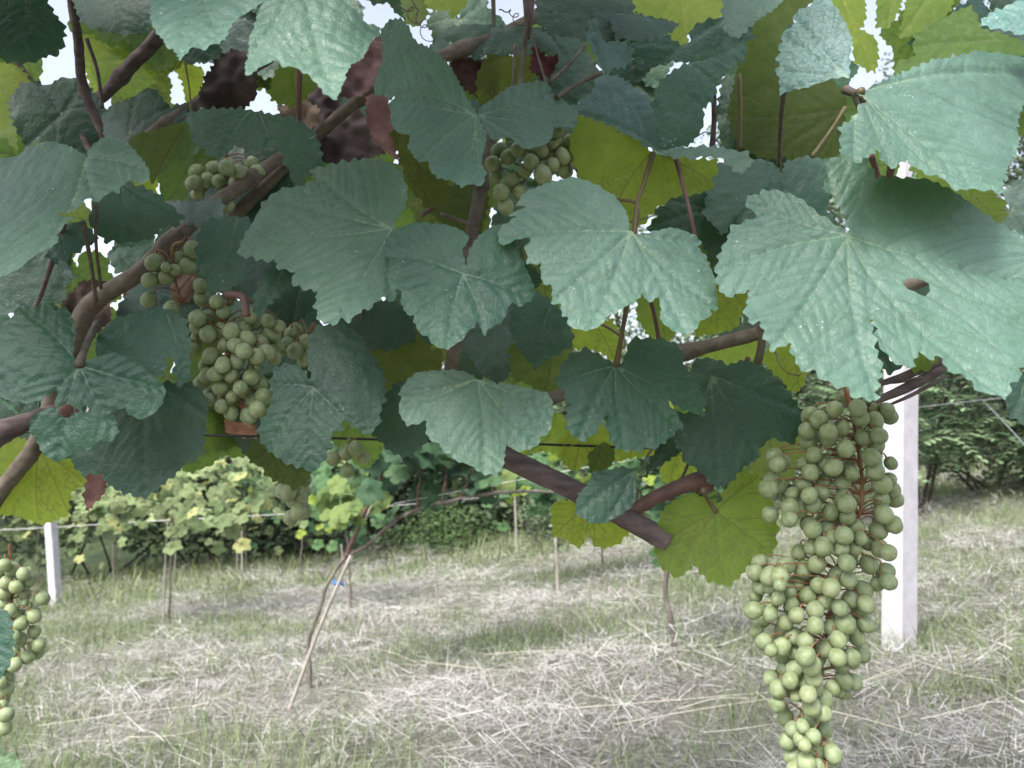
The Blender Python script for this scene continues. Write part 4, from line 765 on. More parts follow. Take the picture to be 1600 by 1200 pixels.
def bunch(label, group, d, spread, grapes, rachis, rpx, fill=None, stem_mat=MAT_REDSTEM, seed=1, squash=1.0):
    """grapes: (px,py[,small]) sight lines; depth solved so that no two grapes run into each other"""
    r = np.random.default_rng(seed); root = thing('grape_bunch', pt(rachis[0][0], rachis[0][1], d), label, 'grape bunch', group)
    RC = catmull([pt(a, b, d + (c if True else 0)) for a, b, c in rachis], 40)
    n = len(grapes); rad = rpx * d / FPX
    px = np.array([g[0] for g in grapes], float); py = np.array([g[1] for g in grapes], float)
    sz = np.array([rad * (g[2] if len(g) > 2 else 1) * r.uniform(.92, 1.08) for g in grapes]); dep = d - spread * .3 + r.uniform(-spread, spread, n) * .4
    cx = np.interp(py, *zip(*sorted([(b, a) for a, b, c in rachis]))) ; lim = rpx * 3.6
    off = np.clip(np.abs(px - cx) / lim, 0, 1); dep += spread * off ** 2 * .7
    if fill:
        fx, fy = [], []
        while len(fx) < fill:
            k = r.integers(n); a = px[k] + r.normal(0, rpx * .8); b = py[k] + r.normal(0, rpx * .8); c = np.interp(b, *zip(*sorted([(q[1], q[0]) for q in rachis])))
            a = c + (a - c) * .85; fx.append(a); fy.append(b)
        px = np.append(px, fx); py = np.append(py, fy); sz = np.append(sz, rad * r.uniform(.85, 1.05, fill)); dep = np.append(dep, d + spread * r.uniform(.5, 1.9, fill))
    N = len(px)
    for it in range(160):
        Pq = CAM + ray(px, py) * dep[:, None]; D = Pq[:, None] - Pq[None]; L = np.sqrt((D ** 2).sum(2)) + np.eye(N)
        over = (sz[:, None] + sz[None]) * .97 - L; np.fill_diagonal(over, -1); ov = over > 0
        if not ov.any(): break
        dd = dep[:, None] - dep[None]; sgn = np.where(dd == 0, 1, np.sign(dd)); dep += np.clip((np.where(ov, over, 0) * sgn).sum(1) * .45, -.004, .004)
    Pq = CAM + ray(px, py) * dep[:, None]
    st = Geo(); st.tube(RC, [rad * .26, rad * .22, rad * .13], 8)
    order = np.argsort(dep - np.where(np.arange(N) < n, .02, 0)); extra = []
    for rank, i in enumerate(order):
        P = Pq[i]; k = int(np.argmin(((RC - P) ** 2).sum(1) - RC[:, 2] * 0 + np.where(RC[:, 2] < P[2] - rad, .02, 0))); A = RC[k]
        ax = (A + np.array([0, 0, rad * 2.2])) - P; ax = ax / (np.linalg.norm(ax) + 1e-9); ax = ax * .8 + np.array([r.normal(0, .3), r.normal(0, .3), .55]); ax /= np.linalg.norm(ax)
        tip = P + ax * sz[i] * 1.02
        st.tube(catmull([tip, tip + ax * rad * .7, (tip + ax * rad * .8 + A) / 2 + np.array([0, 0, rad * .2]), A], 7), [rad * .13, rad * .075, rad * .09, rad * .11], 5, False)
        me, V, F = GM[r.integers(6)]; q = Vector(ax).to_track_quat('Z', 'Y'); s = sz[i] / .0070
        if rank < 99:
            o = bpy.data.objects.new('grape', me); C.objects.link(o); o.parent = root; o.location = Vector(P) - root.location; o.rotation_mode = 'QUATERNION'; o.rotation_quaternion = q; o.scale = (s, s, s)
        else:
            Mx = np.array(q.to_matrix()); extra.append((V * s) @ Mx.T + P)
    if extra:
        g = Geo()
        for e in extra: g.add(e, GM[0][2])
        o = g.build('grape_filling', MAT_GRAPE, root, tuple(root.location)); o['kind'] = 'stuff'
    st.build('stem', stem_mat, root, tuple(root.location))
    return root
def zc(L, ox, oy, s): return [(ox + a[0] / s, oy + a[1] / s) + tuple(a[2:]) for a in L]
B1 = zc([(445, 300), (595, 270), (500, 330), (560, 405), (560, 450), (635, 380), (735, 260), (810, 245), (835, 335), (910, 275), (925, 310), (755, 320), (865, 430), (835, 480), (665, 505), (470, 545, .9), (540, 600), (590, 620), (450, 650), (410, 600, .9), (700, 655, .9), (645, 710, .9), (935, 595, .78), (930, 690, .8), (840, 640), (880, 720, 1.1), (945, 755), (195, 750, 1.08), (210, 700), (405, 725), (340, 780, .85), (520, 770), (650, 805), (670, 840), (880, 815), (960, 810), (205, 905, 1.05), (380, 875), (325, 935, .9), (445, 790), (430, 840), (575, 890), (675, 920, .9), (895, 905), (955, 965), (435, 960, .9), (465, 995), (730, 980), (860, 1000), (575, 1050), (655, 1030, 1.05), (755, 1050, .8), (555, 1000), (460, 1100), (530, 1100), (640, 1115, .9), (715, 1110, .8), (920, 1135), (870, 1110), (250, 600), (230, 550), (430, 400), (440, 470), (820, 560), (330, 860), (770, 440)], 1150, 570, 3.871) + \
     zc([(110, 90, .9), (135, 30), (190, 110), (285, 50, 1.08), (250, 110), (380, 70), (460, 40), (345, 150), (250, 160, .8), (470, 160), (570, 105, 1.05), (630, 35), (640, 130), (755, 45), (855, 80, 1.05), (865, 140), (800, 155, .85), (720, 190, 1.1), (540, 175), (140, 165), (195, 175, .8), (110, 215, .9), (305, 200, .85), (240, 235, .9), (410, 220), (510, 250), (315, 270, .85), (345, 330, .9), (100, 305), (170, 290, .8), (150, 355), (280, 370), (450, 300, 1.05), (590, 290), (650, 240), (740, 270), (700, 310), (450, 390), (540, 400), (620, 380, 1.15), (740, 385), (270, 415, 1.1), (120, 425, .8), (160, 480), (260, 510), (330, 450), (395, 480), (580, 470), (685, 455), (330, 540, .9), (395, 565, 1.08), (510, 520, 1.05), (575, 570), (655, 570), (200, 530, .7), (275, 560), (460, 570), (600, 620, .8), (430, 620), (270, 640, .8), (330, 640), (200, 690), (310, 700), (240, 750), (300, 750, .8), (440, 690), (610, 700), (670, 710), (385, 725, .85), (445, 740), (545, 745, .85), (340, 790, .7), (235, 840), (280, 910), (410, 780), (500, 810), (425, 920), (500, 890), (430, 850), (325, 980), (290, 1050), (370, 1030, .9), (440, 1020, .9), (500, 985), (380, 960, .8), (320, 1130, 1.05), (390, 1070, .8), (520, 1090, 1.05), (550, 1120), (460, 1110, .8), (400, 1170), (460, 1190), (520, 1190, .8), (340, 1210), (430, 1250), (500, 1260), (380, 1300), (450, 1330)], 1150, 870, 3.636)
bunch('longest grape bunch, pale green, hanging in front of the white post', 'green grape bunches', .60, .016, B1, [(1318, 600, .012), (1338, 680, .012), (1346, 790, .012), (1310, 880, .014), (1290, 1000, .014), (1262, 1110, .012), (1262, 1250, .012)], 13.3, 60, seed=3)
B2a = zc([(150, 220), (370, 150, 1.05), (340, 240), (220, 300), (270, 260, .75), (125, 320), (120, 430, 1.0), (245, 480), (245, 525), (410, 350, .8), (420, 420), (215, 245, .6)], 200, 350, 3.636)
bunch('small loose cluster of a dozen grapes just above the main left bunch', 'green grape bunches', .66, .010, B2a, [(285, 378, 0), (270, 388, .002), (272, 430, .006), (285, 480, .008)], 12.8, 4, seed=5)
B2 = zc([(505, 440, .9), (545, 500, .8), (395, 535, 1.1), (400, 580), (455, 625), (380, 640, .5), (590, 610, 1.1), (660, 600), (720, 565, .9), (795, 550, .85), (375, 705, .9), (470, 750, 1.05), (550, 690, .9), (755, 670), (790, 730), (680, 650), (450, 860), (590, 860, .9), (720, 815, .9), (525, 930), (640, 930, .85), (590, 980, .8), (465, 995, .8), (530, 1035, .85), (750, 905, 1.05), (770, 980, 1.15), (585, 1075, .9), (685, 1090, 1.05), (735, 1050), (730, 750), (660, 720), (540, 800), (620, 780), (420, 900), (780, 640), (640, 700), (500, 850), (700, 870), (820, 620), (845, 690, .9), (830, 760, .85), (700, 520, .9), (610, 690, .9), (440, 800, .9), (860, 580, .8)], 200, 350, 3.636)
bunch('round grape bunch lower left with two dozen frosted green grapes', 'green grape bunches', .64, .014, B2, [(372, 455, -.004), (352, 490, .006), (360, 550, .010), (372, 600, .010), (378, 640, .008)], 12.5, 20, seed=8)
bunch('few dim grapes in shade beneath the pale leaf left of centre', 'green grape bunches', .72, .01, zc([(925, 625, .8), (870, 720, .8), (950, 720), (1010, 670, .9), (905, 680, .8), (1000, 770, .8)], 200, 350, 3.636), [(492, 505, 0), (478, 530, .004), (468, 560, .004)], 12.5, 2, seed=9)
B3 = [(250 + a / 4.571, 150 + b / 4.571) + tuple(c) for a, b, *c in [(265, 545), (380, 515), (475, 510), (420, 610), (540, 630, .9), (650, 500), (270, 700, .85), (470, 710), (240, 620), (600, 560), (480, 770), (700, 540), (560, 540), (340, 600)]]
bunch('shaded dull grape cluster under the arching dark leaf at upper left', 'green grape bunches', .76, .012, B3, [(360, 215, 0), (352, 250, .006), (350, 300, .006)], 11.6, 10, seed=10)
B4 = [(863, 222), (890, 222), (913, 227), (880, 245), (863, 235), (830, 253, .95), (863, 257), (900, 253), (848, 273, 1.1), (883, 268, .9), (915, 267), (810, 233), (800, 280), (820, 267), (775, 275, .9), (783, 300), (795, 245), (770, 255), (790, 322), (845, 235), (905, 240), (812, 300), (780, 235), (870, 205, .9)]
bunch('shaded upper centre grape bunch tucked under the small rounded leaf', 'green grape bunches', .64, .014, B4, [(845, 190, 0), (842, 225, .01), (835, 260, .01), (805, 300, .012)], 12.2, 14, seed=11)
B5 = [(a / 3, 800 + b / 3) + tuple(c) for a, b, *c in [(20, 250), (60, 270), (110, 290), (130, 320), (30, 330), (75, 350), (200, 405, .95), (120, 425, .6), (155, 475), (100, 520), (160, 560), (20, 430), (50, 460), (180, 625), (60, 660), (130, 680), (70, 715), (30, 830), (15, 870), (0, 800), (30, 950), (20, 1010), (0, 920), (60, 590), (20, 560), (-20, 300), (-30, 400), (-20, 520), (-30, 640), (-20, 740), (90, 600), (30, 780), (-30, 900), (160, 490), (20, 380), (-10, 680)]]
bunch('grape bunch cut off by the left edge above the mown grass', 'green grape bunches', .80, .016, B5, [(15, 850, .01), (18, 930, .01), (15, 1020, .01), (5, 1130, .01)], 10.5, 24, seed=12)
bunch('five dark silhouetted grapes hanging at the wire below the shaded leaf', 'green grape bunches', .70, .008, [(521, 716), (541, 707), (556, 701), (568, 714), (543, 735)], [(545, 682, 0), (546, 692, 0), (547, 702, .002)], 11.2, 0, MAT_GREENSTEM, seed=13)
bunch('murky olive grapes hanging lowest below the shaded leaf', 'green grape bunches', .80, .008, [(451, 770), (475, 767), (460, 782), (466, 800), (474, 797, 1.1), (454, 809), (442, 767), (470, 780)], [(458, 745, 0), (460, 765, .004), (462, 790, .004)], 11.5, 2, MAT_GREENSTEM, seed=14)

# ------------------------------------------------------------------ ground
n1 = 260; ys = np.concatenate([np.linspace(-6, 1, 20), np.linspace(1.1, 14, 170), np.geomspace(14.5, 240, 40)]); xs = np.concatenate([-np.geomspace(120, 9, 26), np.linspace(-8.8, 8.8, 150), np.geomspace(9, 120, 26)])
X, Y = np.meshgrid(xs, ys); Z = gz(X, Y) + .018 * vnoise(np.stack([X.ravel() * 3, Y.ravel() * 3], 1), 5).reshape(X.shape)
idx = np.arange(X.size).reshape(X.shape); F = np.stack([idx[:-1, :-1], idx[:-1, 1:], idx[1:, 1:], idx[1:, :-1]], -1).reshape(-1, 4)
o = obj('ground', make_mesh('ground', np.stack([X.ravel(), Y.ravel(), Z.ravel()], 1), F), MAT_SOIL); tag(o, kind='structure')
def blades(name, n, dmin, dmax, pw, length, width, elev, colA, colB, seed, patch=None, curve=.25, seg=3, lift=0.0):
    r = np.random.default_rng(seed)
    u = r.random(n); y = (dmin ** pw + u * (dmax ** pw - dmin ** pw)) ** (1 / pw); xx = r.uniform(-.78, .78, n) * (y + .6)
    if patch is not None:
        pv = patch(xx, y); keep = r.random(n) < pv; y = y[keep]; xx = xx[keep]
    n = len(y); az = r.uniform(0, 2 * np.pi, n); el = np.radians(r.uniform(*elev, n)); L = r.uniform(*length, n); Wd = r.uniform(*width, n) * (1 + .12 * (y - 2).clip(0))
    z0 = gz(xx, y) + r.random(n) * lift * (1 + 3.2 * np.clip(vnoise(np.stack([xx * 3.1, y * 4.0], 1), 77), -.4, 1)); base = np.stack([xx, y, z0], 1)
    dirv = np.stack([np.cos(az) * np.cos(el), np.sin(az) * np.cos(el), np.sin(el)], 1); side = np.stack([-np.sin(az), np.cos(az), np.zeros(n)], 1)
    ca = r.uniform(0, 2 * np.pi, n); bendv = np.stack([np.cos(ca) * .6, np.sin(ca) * .6, -np.abs(r.normal(0, .8, n))], 1) * curve
    V = np.zeros((n, (seg + 1) * 2, 3)); tint = np.zeros((n, (seg + 1) * 2, 3))
    mixv = r.random(n)[:, None]; shade = r.uniform(.5, 1.2, n)[:, None]; col = (np.array(colA) * (1 - mixv) + np.array(colB) * mixv) * shade
    rollv = r.uniform(-1, 1, n)[:, None]; side = side + np.array([0, 0, 1.]) * rollv * .7; side /= np.linalg.norm(side, axis=1)[:, None]
    for k in range(seg + 1):
        t = k / seg; c = base + dirv * (L * t)[:, None] + bendv * (L * t * t)[:, None]; ww = (Wd * .5 * (1 - .85 * t ** 1.5))[:, None]
        V[:, 2 * k] = c - side * ww; V[:, 2 * k + 1] = c + side * ww; tint[:, 2 * k] = col; tint[:, 2 * k + 1] = col
    b = np.arange(n)[:, None] * (seg + 1) * 2; F = []
    for k in range(seg): F.append(np.concatenate([b + 2 * k, b + 2 * k + 1, b + 2 * k + 3, b + 2 * k + 2], 1))
    me = make_mesh(name, V.reshape(-1, 3), np.concatenate(F), False); cattr(me, 'tint', tint.reshape(-1, 3)); return obj(name, me, MAT_BLADE)
def pn(xx, y, s=1.0, sd=1): return vnoise(np.stack([xx * .9 * s, y * 1.6 * s], 1) + 50, sd) * .6 + vnoise(np.stack([xx * 2.7 * s, y * 3.7 * s], 1) + 50, sd + 3) * .4
band = lambda xx, y: .30 * np.sin(y * 2.5 + .55 * xx - 2.2)
greenp = lambda xx, y: np.clip(.60 + band(xx, y) + 1.9 * pn(xx, y) - .20 * (y < 2.4), .06, 1)
strawp = lambda xx, y: np.clip(.58 - band(xx, y) - 1.5 * pn(xx, y), .08, 1)
S1, S2 = (0.38, 0.37, 0.35), (0.80, 0.785, 0.76); G1, G2 = (0.13, 0.19, 0.085), (0.30, 0.355, 0.19)
o = blades('hay', 150000, 1.3, 11, 1.05, (.04, .19), (.0009, .0024), (-4, 30), S1, S2, 1, strawp, .18, 3, .05); tag(o, kind='stuff')
o = blades('hay_bits', 60000, 1.3, 11, 1.0, (.02, .08), (.0015, .004), (0, 60), (0.40, 0.38, 0.34), (0.60, 0.57, 0.52), 2, strawp, .3, 2, .03); tag(o, kind='stuff')
o = blades('grass', 170000, 1.3, 11, 1.15, (.05, .17), (.0015, .0036), (35, 88), G1, G2, 3, greenp, .45, 3, 0); tag(o, kind='stuff')
o = blades('tall_grass', 15000, 7.2, 10.5, 1.5, (.08, .34), (.003, .008), (40, 88), (0.11, 0.17, 0.06), (0.33, 0.36, 0.20), 4, lambda a, b: np.clip(.5 + pn(a, b, .7, 9) + .35 * (b > 8.6), 0, 1), .4, 4, 0); tag(o, kind='stuff')
# long fallen stems
st_ = [((560, 1030), (665, 1060)), ((655, 1055), (820, 1070)), ((755, 1045), (960, 1040)), ((1060, 1140), (1180, 1118)), ((880, 1138), (1230, 1105)), ((960, 1165), (1260, 1110)), ((1210, 1155), (1475, 1040)), ((1240, 1130), (1500, 1200)), ((1440, 1160), (1575, 1115)), ((930, 1050), (975, 1190)), ((870, 990), (930, 1040)), ((570, 1105), (640, 1180)), ((1250, 1135), (1480, 1050)), ((300, 1130), (480, 1060)), ((60, 1160), (330, 1120)), ((1430, 1060), (1560, 1090)), ((1100, 1180), (1210, 1160)), ((200, 1180), (330, 1160)), ((690, 1100), (720, 1180)), ((1180, 1110), (1300, 1195))]
g = Geo()
for a, b in st_:
    A, B = ground_at(*a), ground_at(*b); A = A + [0, 0, .06]; B = B + [0, 0, .05]; mm = (A + B) / 2 + np.array([0, rng.normal(0, .03), rng.uniform(-.01, .02)])
    g.tube(catmull([A, mm, B], 10), [.0014, .0012, .0008], 5)
MAT_STRAW = bark('fallen_straw', (0.50, 0.46, 0.38), (0.62, 0.58, 0.50), 40, (1, 1, 1), .7, .0003)
o = g.build('straw', MAT_STRAW, None, (0, 0, 0)); tag(o, kind='stuff')

hx_ = np.linspace(-60, 60, 120); hy_ = np.concatenate([np.linspace(11, 30, 60), np.linspace(31, 90, 12)]); HX, HY = np.meshgrid(hx_, hy_)
HZ = gz(HX, HY) - .05 + .32 * np.clip(HY - 11.2, 0, 9) + .06 * np.clip(HX, 0, 20) * np.clip((HY - 12) / 8, 0, 1) + .25 * vnoise(np.stack([HX.ravel() * .8, HY.ravel() * .8], 1), 61).reshape(HX.shape) * np.clip(HY - 11, 0, 1)
idx = np.arange(HX.size).reshape(HX.shape); F = np.stack([idx[:-1, :-1], idx[:-1, 1:], idx[1:, 1:], idx[1:, :-1]], -1).reshape(-1, 4)
tag(obj('hill', make_mesh('hill', np.stack([HX.ravel(), HY.ravel(), HZ.ravel()], 1), F), MAT_HILL), kind='structure')
# ------------------------------------------------------------------ posts, stakes, rear vines
def beam(name, P0, P1, wx, wy, yaw, label, group, mat=MAT_CONC):
    P0 = np.array(P0); P1 = np.array(P1); d = P1 - P0; L = np.linalg.norm(d); root = P0
    c, s = math.cos(R(yaw)), math.sin(R(yaw)); hx = np.array([c, s, 0]) * wx / 2; hy = np.array([-s, c, 0]) * wy / 2; ch = .12
    prof = []
    for a, b in [(-1, -1 + ch), (-1 + ch, -1), (1 - ch, -1), (1, -1 + ch), (1, 1 - ch), (1 - ch, 1), (-1 + ch, 1), (-1, 1 - ch)]: prof.append(hx * a + hy * b)
    prof = np.array(prof); V = []; K = 14
    for k in range(K):
        t = k / (K - 1); ring = prof * (1 - .06 * t) + d * t; V.append(ring + np.stack([vnoise(ring * 25 + q, q) for q in range(3)], 1) * .0012)
    V.append(prof * .8 + d * (1 + .01 / L)); V = np.vstack(V); K += 1; F = []
    for k in range(K - 1):
        for j in range(8): F.append([k * 8 + j, k * 8 + (j + 1) % 8, (k + 1) * 8 + (j + 1) % 8, (k + 1) * 8 + j])
    F.append([j for j in range(8)][::-1]); F.append([(K - 1) * 8 + j for j in range(8)])
    me = make_mesh(name, V, F, False); o = obj(name, me, mat, None, Vector(P0)); return tag(o, label, 'post', group)
gp = ground_at(1402, 1012); beam('concrete_post', gp - [0, 0, .15], pt(1410, 230, np.dot(gp, FWD) * 1.0) , .105, .09, 28, 'thick white concrete post behind the longest grape bunch', 'white concrete vineyard posts')
gp2 = ground_at(90, 948); beam('concrete_post', gp2 - [0, 0, .1], pt(78, 800, np.dot(gp2, FWD)), .095, .08, -20, 'small leaning white concrete post with its top at the far wire', 'white concrete vineyard posts')
def stake(base, top, r, label, group='thin wooden stakes beside the rear vines', mat=MAT_STAKE, dz=0):
    A = ground_at(*base); dd = np.dot(A, FWD) + dz; B = pt(top[0], top[1], dd); g = Geo(); P = catmull([A - [0, 0, .05], (A + B) / 2 + rng.normal(0, .004, 3), B], 12); g.tube(P, [r, r, r * .85], 8)
    o = g.build('wooden_stake', mat, None, tuple(A)); return tag(o, label, 'stake', group)
stake((444, 1112), (548, 868), .0075, 'pale leaning stake supporting the slanting young trunk')
stake((215 + 40, 980), (262, 815), .008, 'thin stake between the far wire and the left grass')
stake((178, 915), (176, 850), .007, 'short far stake behind the small white post')
stake((212 + 60, 905), (277, 820), .009, 'grey stake just beyond the thin left one')
stake((380, 908), (378, 830), .011, 'pale far stake in front of the dark hedge')
stake((372, 900), (368, 835), .009, 'slimmer stake beside the pale far one')
stake((808, 875), (803, 748), .012, 'upright far stake below the red brown rear arm')
stake((872, 935), (868, 840), .010, 'pale stake under the backlit leaf right of centre')
stake((548, 960), (533, 850), .007, 'thin grey stake behind the slanting young trunk')
stake((684, 965), (680, 880), .006, 'hair thin stalk standing alone in the middle of the grass')
def rear_trunk(root, pts, radii, mat=MAT_TRUNK, name='trunk'):
    P = catmull(pts, 40); P = P + np.stack([vnoise(P * 12 + k * 9, k + 2) for k in range(3)], 1) * .010
    V, F = tube_geo(P, radii, 10); cen = np.repeat(P, 10, axis=0); dv = V - cen; dv /= np.linalg.norm(dv, axis=1)[:, None] + 1e-9
    V = V + dv * (vnoise(V * 50, 8) * .004)[:, None]; g = Geo(); g.add(V, F); return g.build(name, mat, root, tuple(P[0]))
# small simple leaves for plants further off
def small_leaf_shape(k=0):
    r = np.random.default_rng(k); q = canon(1.0, r, .26)[::1]; th = np.arange(len(q)); ctr = np.array([0, -.12]); rim = q.copy()
    rim[1:-1:2] *= 1.05; mid = rim * .55 + ctr * .45; V = np.vstack([[0, -.05], mid, rim]); n = len(rim); F = []
    for j in range(n):
        k2 = (j + 1) % n; F.append([0, 1 + j, 1 + k2]); F.append([1 + j, 1 + n + j, 1 + n + k2]); F.append([1 + j, 1 + n + k2, 1 + k2])
    V3 = np.stack([V[:, 0], V[:, 1], -.35 * (V[:, 0] ** 2) - .3 * (V[:, 1] + .1) ** 2 + .05 * np.sin(V[:, 0] * 9) * np.cos(V[:, 1] * 7)], 1)
    return V3, np.array(F)
SL = [small_leaf_shape(k) for k in range(5)]
def rot_basis(r, n, facing=None, spread=1.0):
    N = r.normal(0, spread, (n, 3)); N += np.array(facing if facing is not None else (0, -.6, .8)); N /= np.linalg.norm(N, axis=1)[:, None]
    T = np.cross(N, r.normal(0, 1, (n, 3)) * .6 + np.array([1., 0, 0])); T /= np.linalg.norm(T, axis=1)[:, None]; B = np.cross(N, T); return T, B, N
def foliage(name, root, centers, size, cols, seed, facing=(0, -.6, .8), spread=.5, shapes=None, mat=None):
    r = np.random.default_rng(seed); shapes = shapes or SL; n = len(centers); T, B, N = rot_basis(r, n, facing, spread); Vs, Fs, Cs = [], [], []; off = 0
    kinds = r.integers(0, len(shapes), n); sz = r.uniform(size[0], size[1], n); mixv = r.random((n, 1)); col = (np.array(cols[0]) * (1 - mixv) + np.array(cols[1]) * mixv) * r.uniform(.7, 1.2, (n, 1))
    if len(cols) > 2: sel = r.random(n) < .12; col[sel] = np.array(cols[2])
    for k in range(len(shapes)):
        m_ = np.where(kinds == k)[0]
        if not len(m_): continue
        V, F = shapes[k]; W = (V[None, :, 0, None] * T[m_, None] + V[None, :, 1, None] * B[m_, None] + V[None, :, 2, None] * N[m_, None]) * sz[m_, None, None] + np.asarray(centers)[m_, None]
        nf_ = F[None] + (np.arange(len(m_)) * len(V))[:, None, None] + off; Vs.append(W.reshape(-1, 3)); Fs.append(nf_.reshape(-1, F.shape[1])); Cs.append(np.repeat(col[m_], len(V), axis=0)); off += len(m_) * len(V)
    org = np.array(root.location) if root is not None else np.zeros(3)
    me = make_mesh(name, np.vstack(Vs) - org, np.vstack(Fs), True); cattr(me, 'tint', np.vstack(Cs))
    return obj(name, me, mat or MAT_FOL, root, Vector(org) - root.location if root is not None else None)
MAT_FOLCOL = MAT_FOL
VG = ((0.045, 0.105, 0.050), (0.10, 0.19, 0.075), (0.22, 0.30, 0.05)); VY = ((0.14, 0.21, 0.09), (0.27, 0.33, 0.16), (0.36, 0.38, 0.16))
# slanting young vine of the next row
b0 = ground_at(484, 1078); dd0 = float(np.dot(b0, FWD)); Q = lambda x_, y_, e=0: pt(x_, y_, dd0 + e)
RV = thing('young_grapevine', b0, 'young grapevine with slanting dark trunk and a long side arm', 'grapevine', 'grapevines of the rear rows')
rear_trunk(RV, [b0 - [0, 0, .04], Q(482, 1020), Q(490, 970), Q(512, 915), Q(540, 870), Q(575, 848), Q(622, 805)], [.0085, .008, .008, .0075, .007, .006])
rear_trunk(RV, [Q(600, 826), Q(640, 800), Q(700, 785), Q(760, 772), Q(830, 768), Q(890, 765)], [.008, .008, .007, .006], name='arm')
rear_trunk(RV, [Q(542, 868), Q(560, 820), Q(585, 770), Q(600, 720)], [.011, .008, .006], MAT_REDCANE, 'cane')
rear_trunk(RV, [Q(566, 818), Q(582, 790), Q(592, 770)], [.006, .005], MAT_STAKE, 'cane')
for a, b in [((650, 795), (655, 700)), ((720, 780), (745, 700)), ((770, 770), (760, 690)), ((690, 785), (700, 690))]:
    rear_trunk(RV, [Q(*a), Q((a[0] + b[0]) / 2 + 4, (a[1] + b[1]) / 2), Q(*b)], [.005, .004], MAT_REDCANE, 'cane')
r_ = np.random.default_rng(77); T_, B_, N_ = rot_basis(r_, 140, (0, -.75, .5), .45); cnt = 0
smallm = []
for k in range(5):
    V, F = SL[k]; me = make_mesh('vine_leaf', V, F); cattr(me, 'tint', np.tile(np.array([[0.055, .115, .06], [.075, .14, .065], [.05, .10, .06], [.13, .20, .065], [.17, .235, .075]][k]), (len(V), 1))); me.materials.append(MAT_FOL); smallm.append(me)
spots = []
for cx_, cy_, sx_, sy_, nn_, yl in [(700, 715, 70, 35, 34, 0), (610, 700, 45, 30, 16, 0), (750, 745, 50, 25, 14, 0), (540, 790, 28, 30, 14, 1), (590, 745, 35, 35, 12, 0), (640, 780, 50, 20, 8, 0), (520, 760, 20, 30, 6, 1), (700, 800, 40, 14, 5, 1), (800, 740, 40, 20, 6, 0)]:
    for _ in range(nn_): spots.append((r_.normal(cx_, sx_ * .6), r_.normal(cy_, sy_ * .6), r_.normal(0, .12), yl))
for i, (a, b, e, yl) in enumerate(spots[:96]):
    o = bpy.data.objects.new('leaf', smallm[r_.integers(3, 5) if yl or r_.random() < .15 else r_.integers(0, 3)]); C.objects.link(o); o.parent = RV; o.location = Vector(Q(a, b, e)) - RV.location
    Mx = Matrix((T_[i], B_[i], N_[i])).transposed(); o.rotation_mode = 'QUATERNION'; o.rotation_quaternion = Mx.to_quaternion(); s = r_.uniform(.09, .145); o.scale = (s, s, s)
g = Geo(); tp = Q(526, 911); g.tube([tp + [-.012, -.012, .012], tp + [0, -.018, 0], tp + [.022, -.014, .002], tp + [.035, -.014, -.012]], [.006, .009, .008, .003], 8); g.tube([tp + [0, -.016, .004], tp + [.028, -.014, -.004], tp + [.032, -.014, .006]], [.005, .003], 6)
o = g.build('plastic_tie', MAT_BLUE, None, tuple(tp)); tag(o, 'small blue plastic tie knotted round the slanting young trunk', 'tie')
# second trunk of that row, right of centre
b1 = ground_at(1050, 1032); d1_ = float(np.dot(b1, FWD)); Q1 = lambda x_, y_, e=0: pt(x_, y_, d1_ + e)
RV2 = thing('young_grapevine', b1, 'young grapevine trunk below the olive backlit leaf, pale at the top', 'grapevine', 'grapevines of the rear rows')
rear_trunk(RV2, [b1 - [0, 0, .04], Q1(1052, 1000), Q1(1045, 960), Q1(1040, 920), Q1(1042, 870), Q1(1045, 820)], [.012, .011, .010, .010, .010])
foliage('foliage', RV2, [Q1(r_.normal(1060, 60), r_.normal(720, 55), r_.normal(0, .15)) for _ in range(60)], (.09, .14), VG, 5)
# rear vines of the third and fourth rows: trunk, crown of leaves
def rear_vine(bx, by, lean, top, wpx, nleaf, label, cols, seed, hpx=None):
    b = ground_at(bx, by); d = float(np.dot(b, FWD)); root = thing('rear_grapevine', b, label, 'grapevine', 'grapevines of the rear rows'); r = np.random.default_rng(seed)
    rear_trunk(root, [b - [0, 0, .05], pt(bx + lean * .5, (by + top) / 2, d), pt(bx + lean, top, d)], [.009, .007, .006])
    hp = hpx or 60; cs = []
    for _ in range(nleaf):
        u = r.uniform(-1, 1); ph = r.uniform(-1, 1); droop = (1 if r.random() < .22 else 0) * r.uniform(0, 70)
        cs.append(pt(bx + lean + u * wpx, top - 20 + ph * hp * (1 - .3 * u * u) + droop, d + r.normal(0, .25)))
    foliage('foliage', root, cs, (.09, .15), cols, seed); return root
rear_vine(180, 912, 3, 782, 180, 200, 'rear vine with drooping yellow green shoots over the far wire', VY, 21, 58)
rear_vine(264, 982, 6, 782, 150, 170, 'rear vine with bright leaves just right of the small white post', VY, 22, 58)
rear_vine(385, 905, -4, 768, 160, 230, 'rear vine with mixed bright leaves before the dark hedge', VY, 23, 66)
rear_vine(60, 930, 0, 800, 140, 160, 'rear vine behind the grape bunch of the left edge', VY, 24, 65)
rear_vine(470, 900, 4, 760, 100, 170, 'rear vine seen below the shaded leaf with its pale shoots', VG, 25, 70)
rear_vine(550, 955, -12, 800, 60, 50, 'rear vine almost hidden behind the slanting young trunk', VG, 26, 50)
rear_vine(868, 918, 0, 760, 120, 110, 'rear vine behind the cut cane', VG, 27, 45)
rear_vine(940, 905, 0, 740, 120, 110, 'rear vine seen between the lobed leaf and the cane', VG, 28, 45)
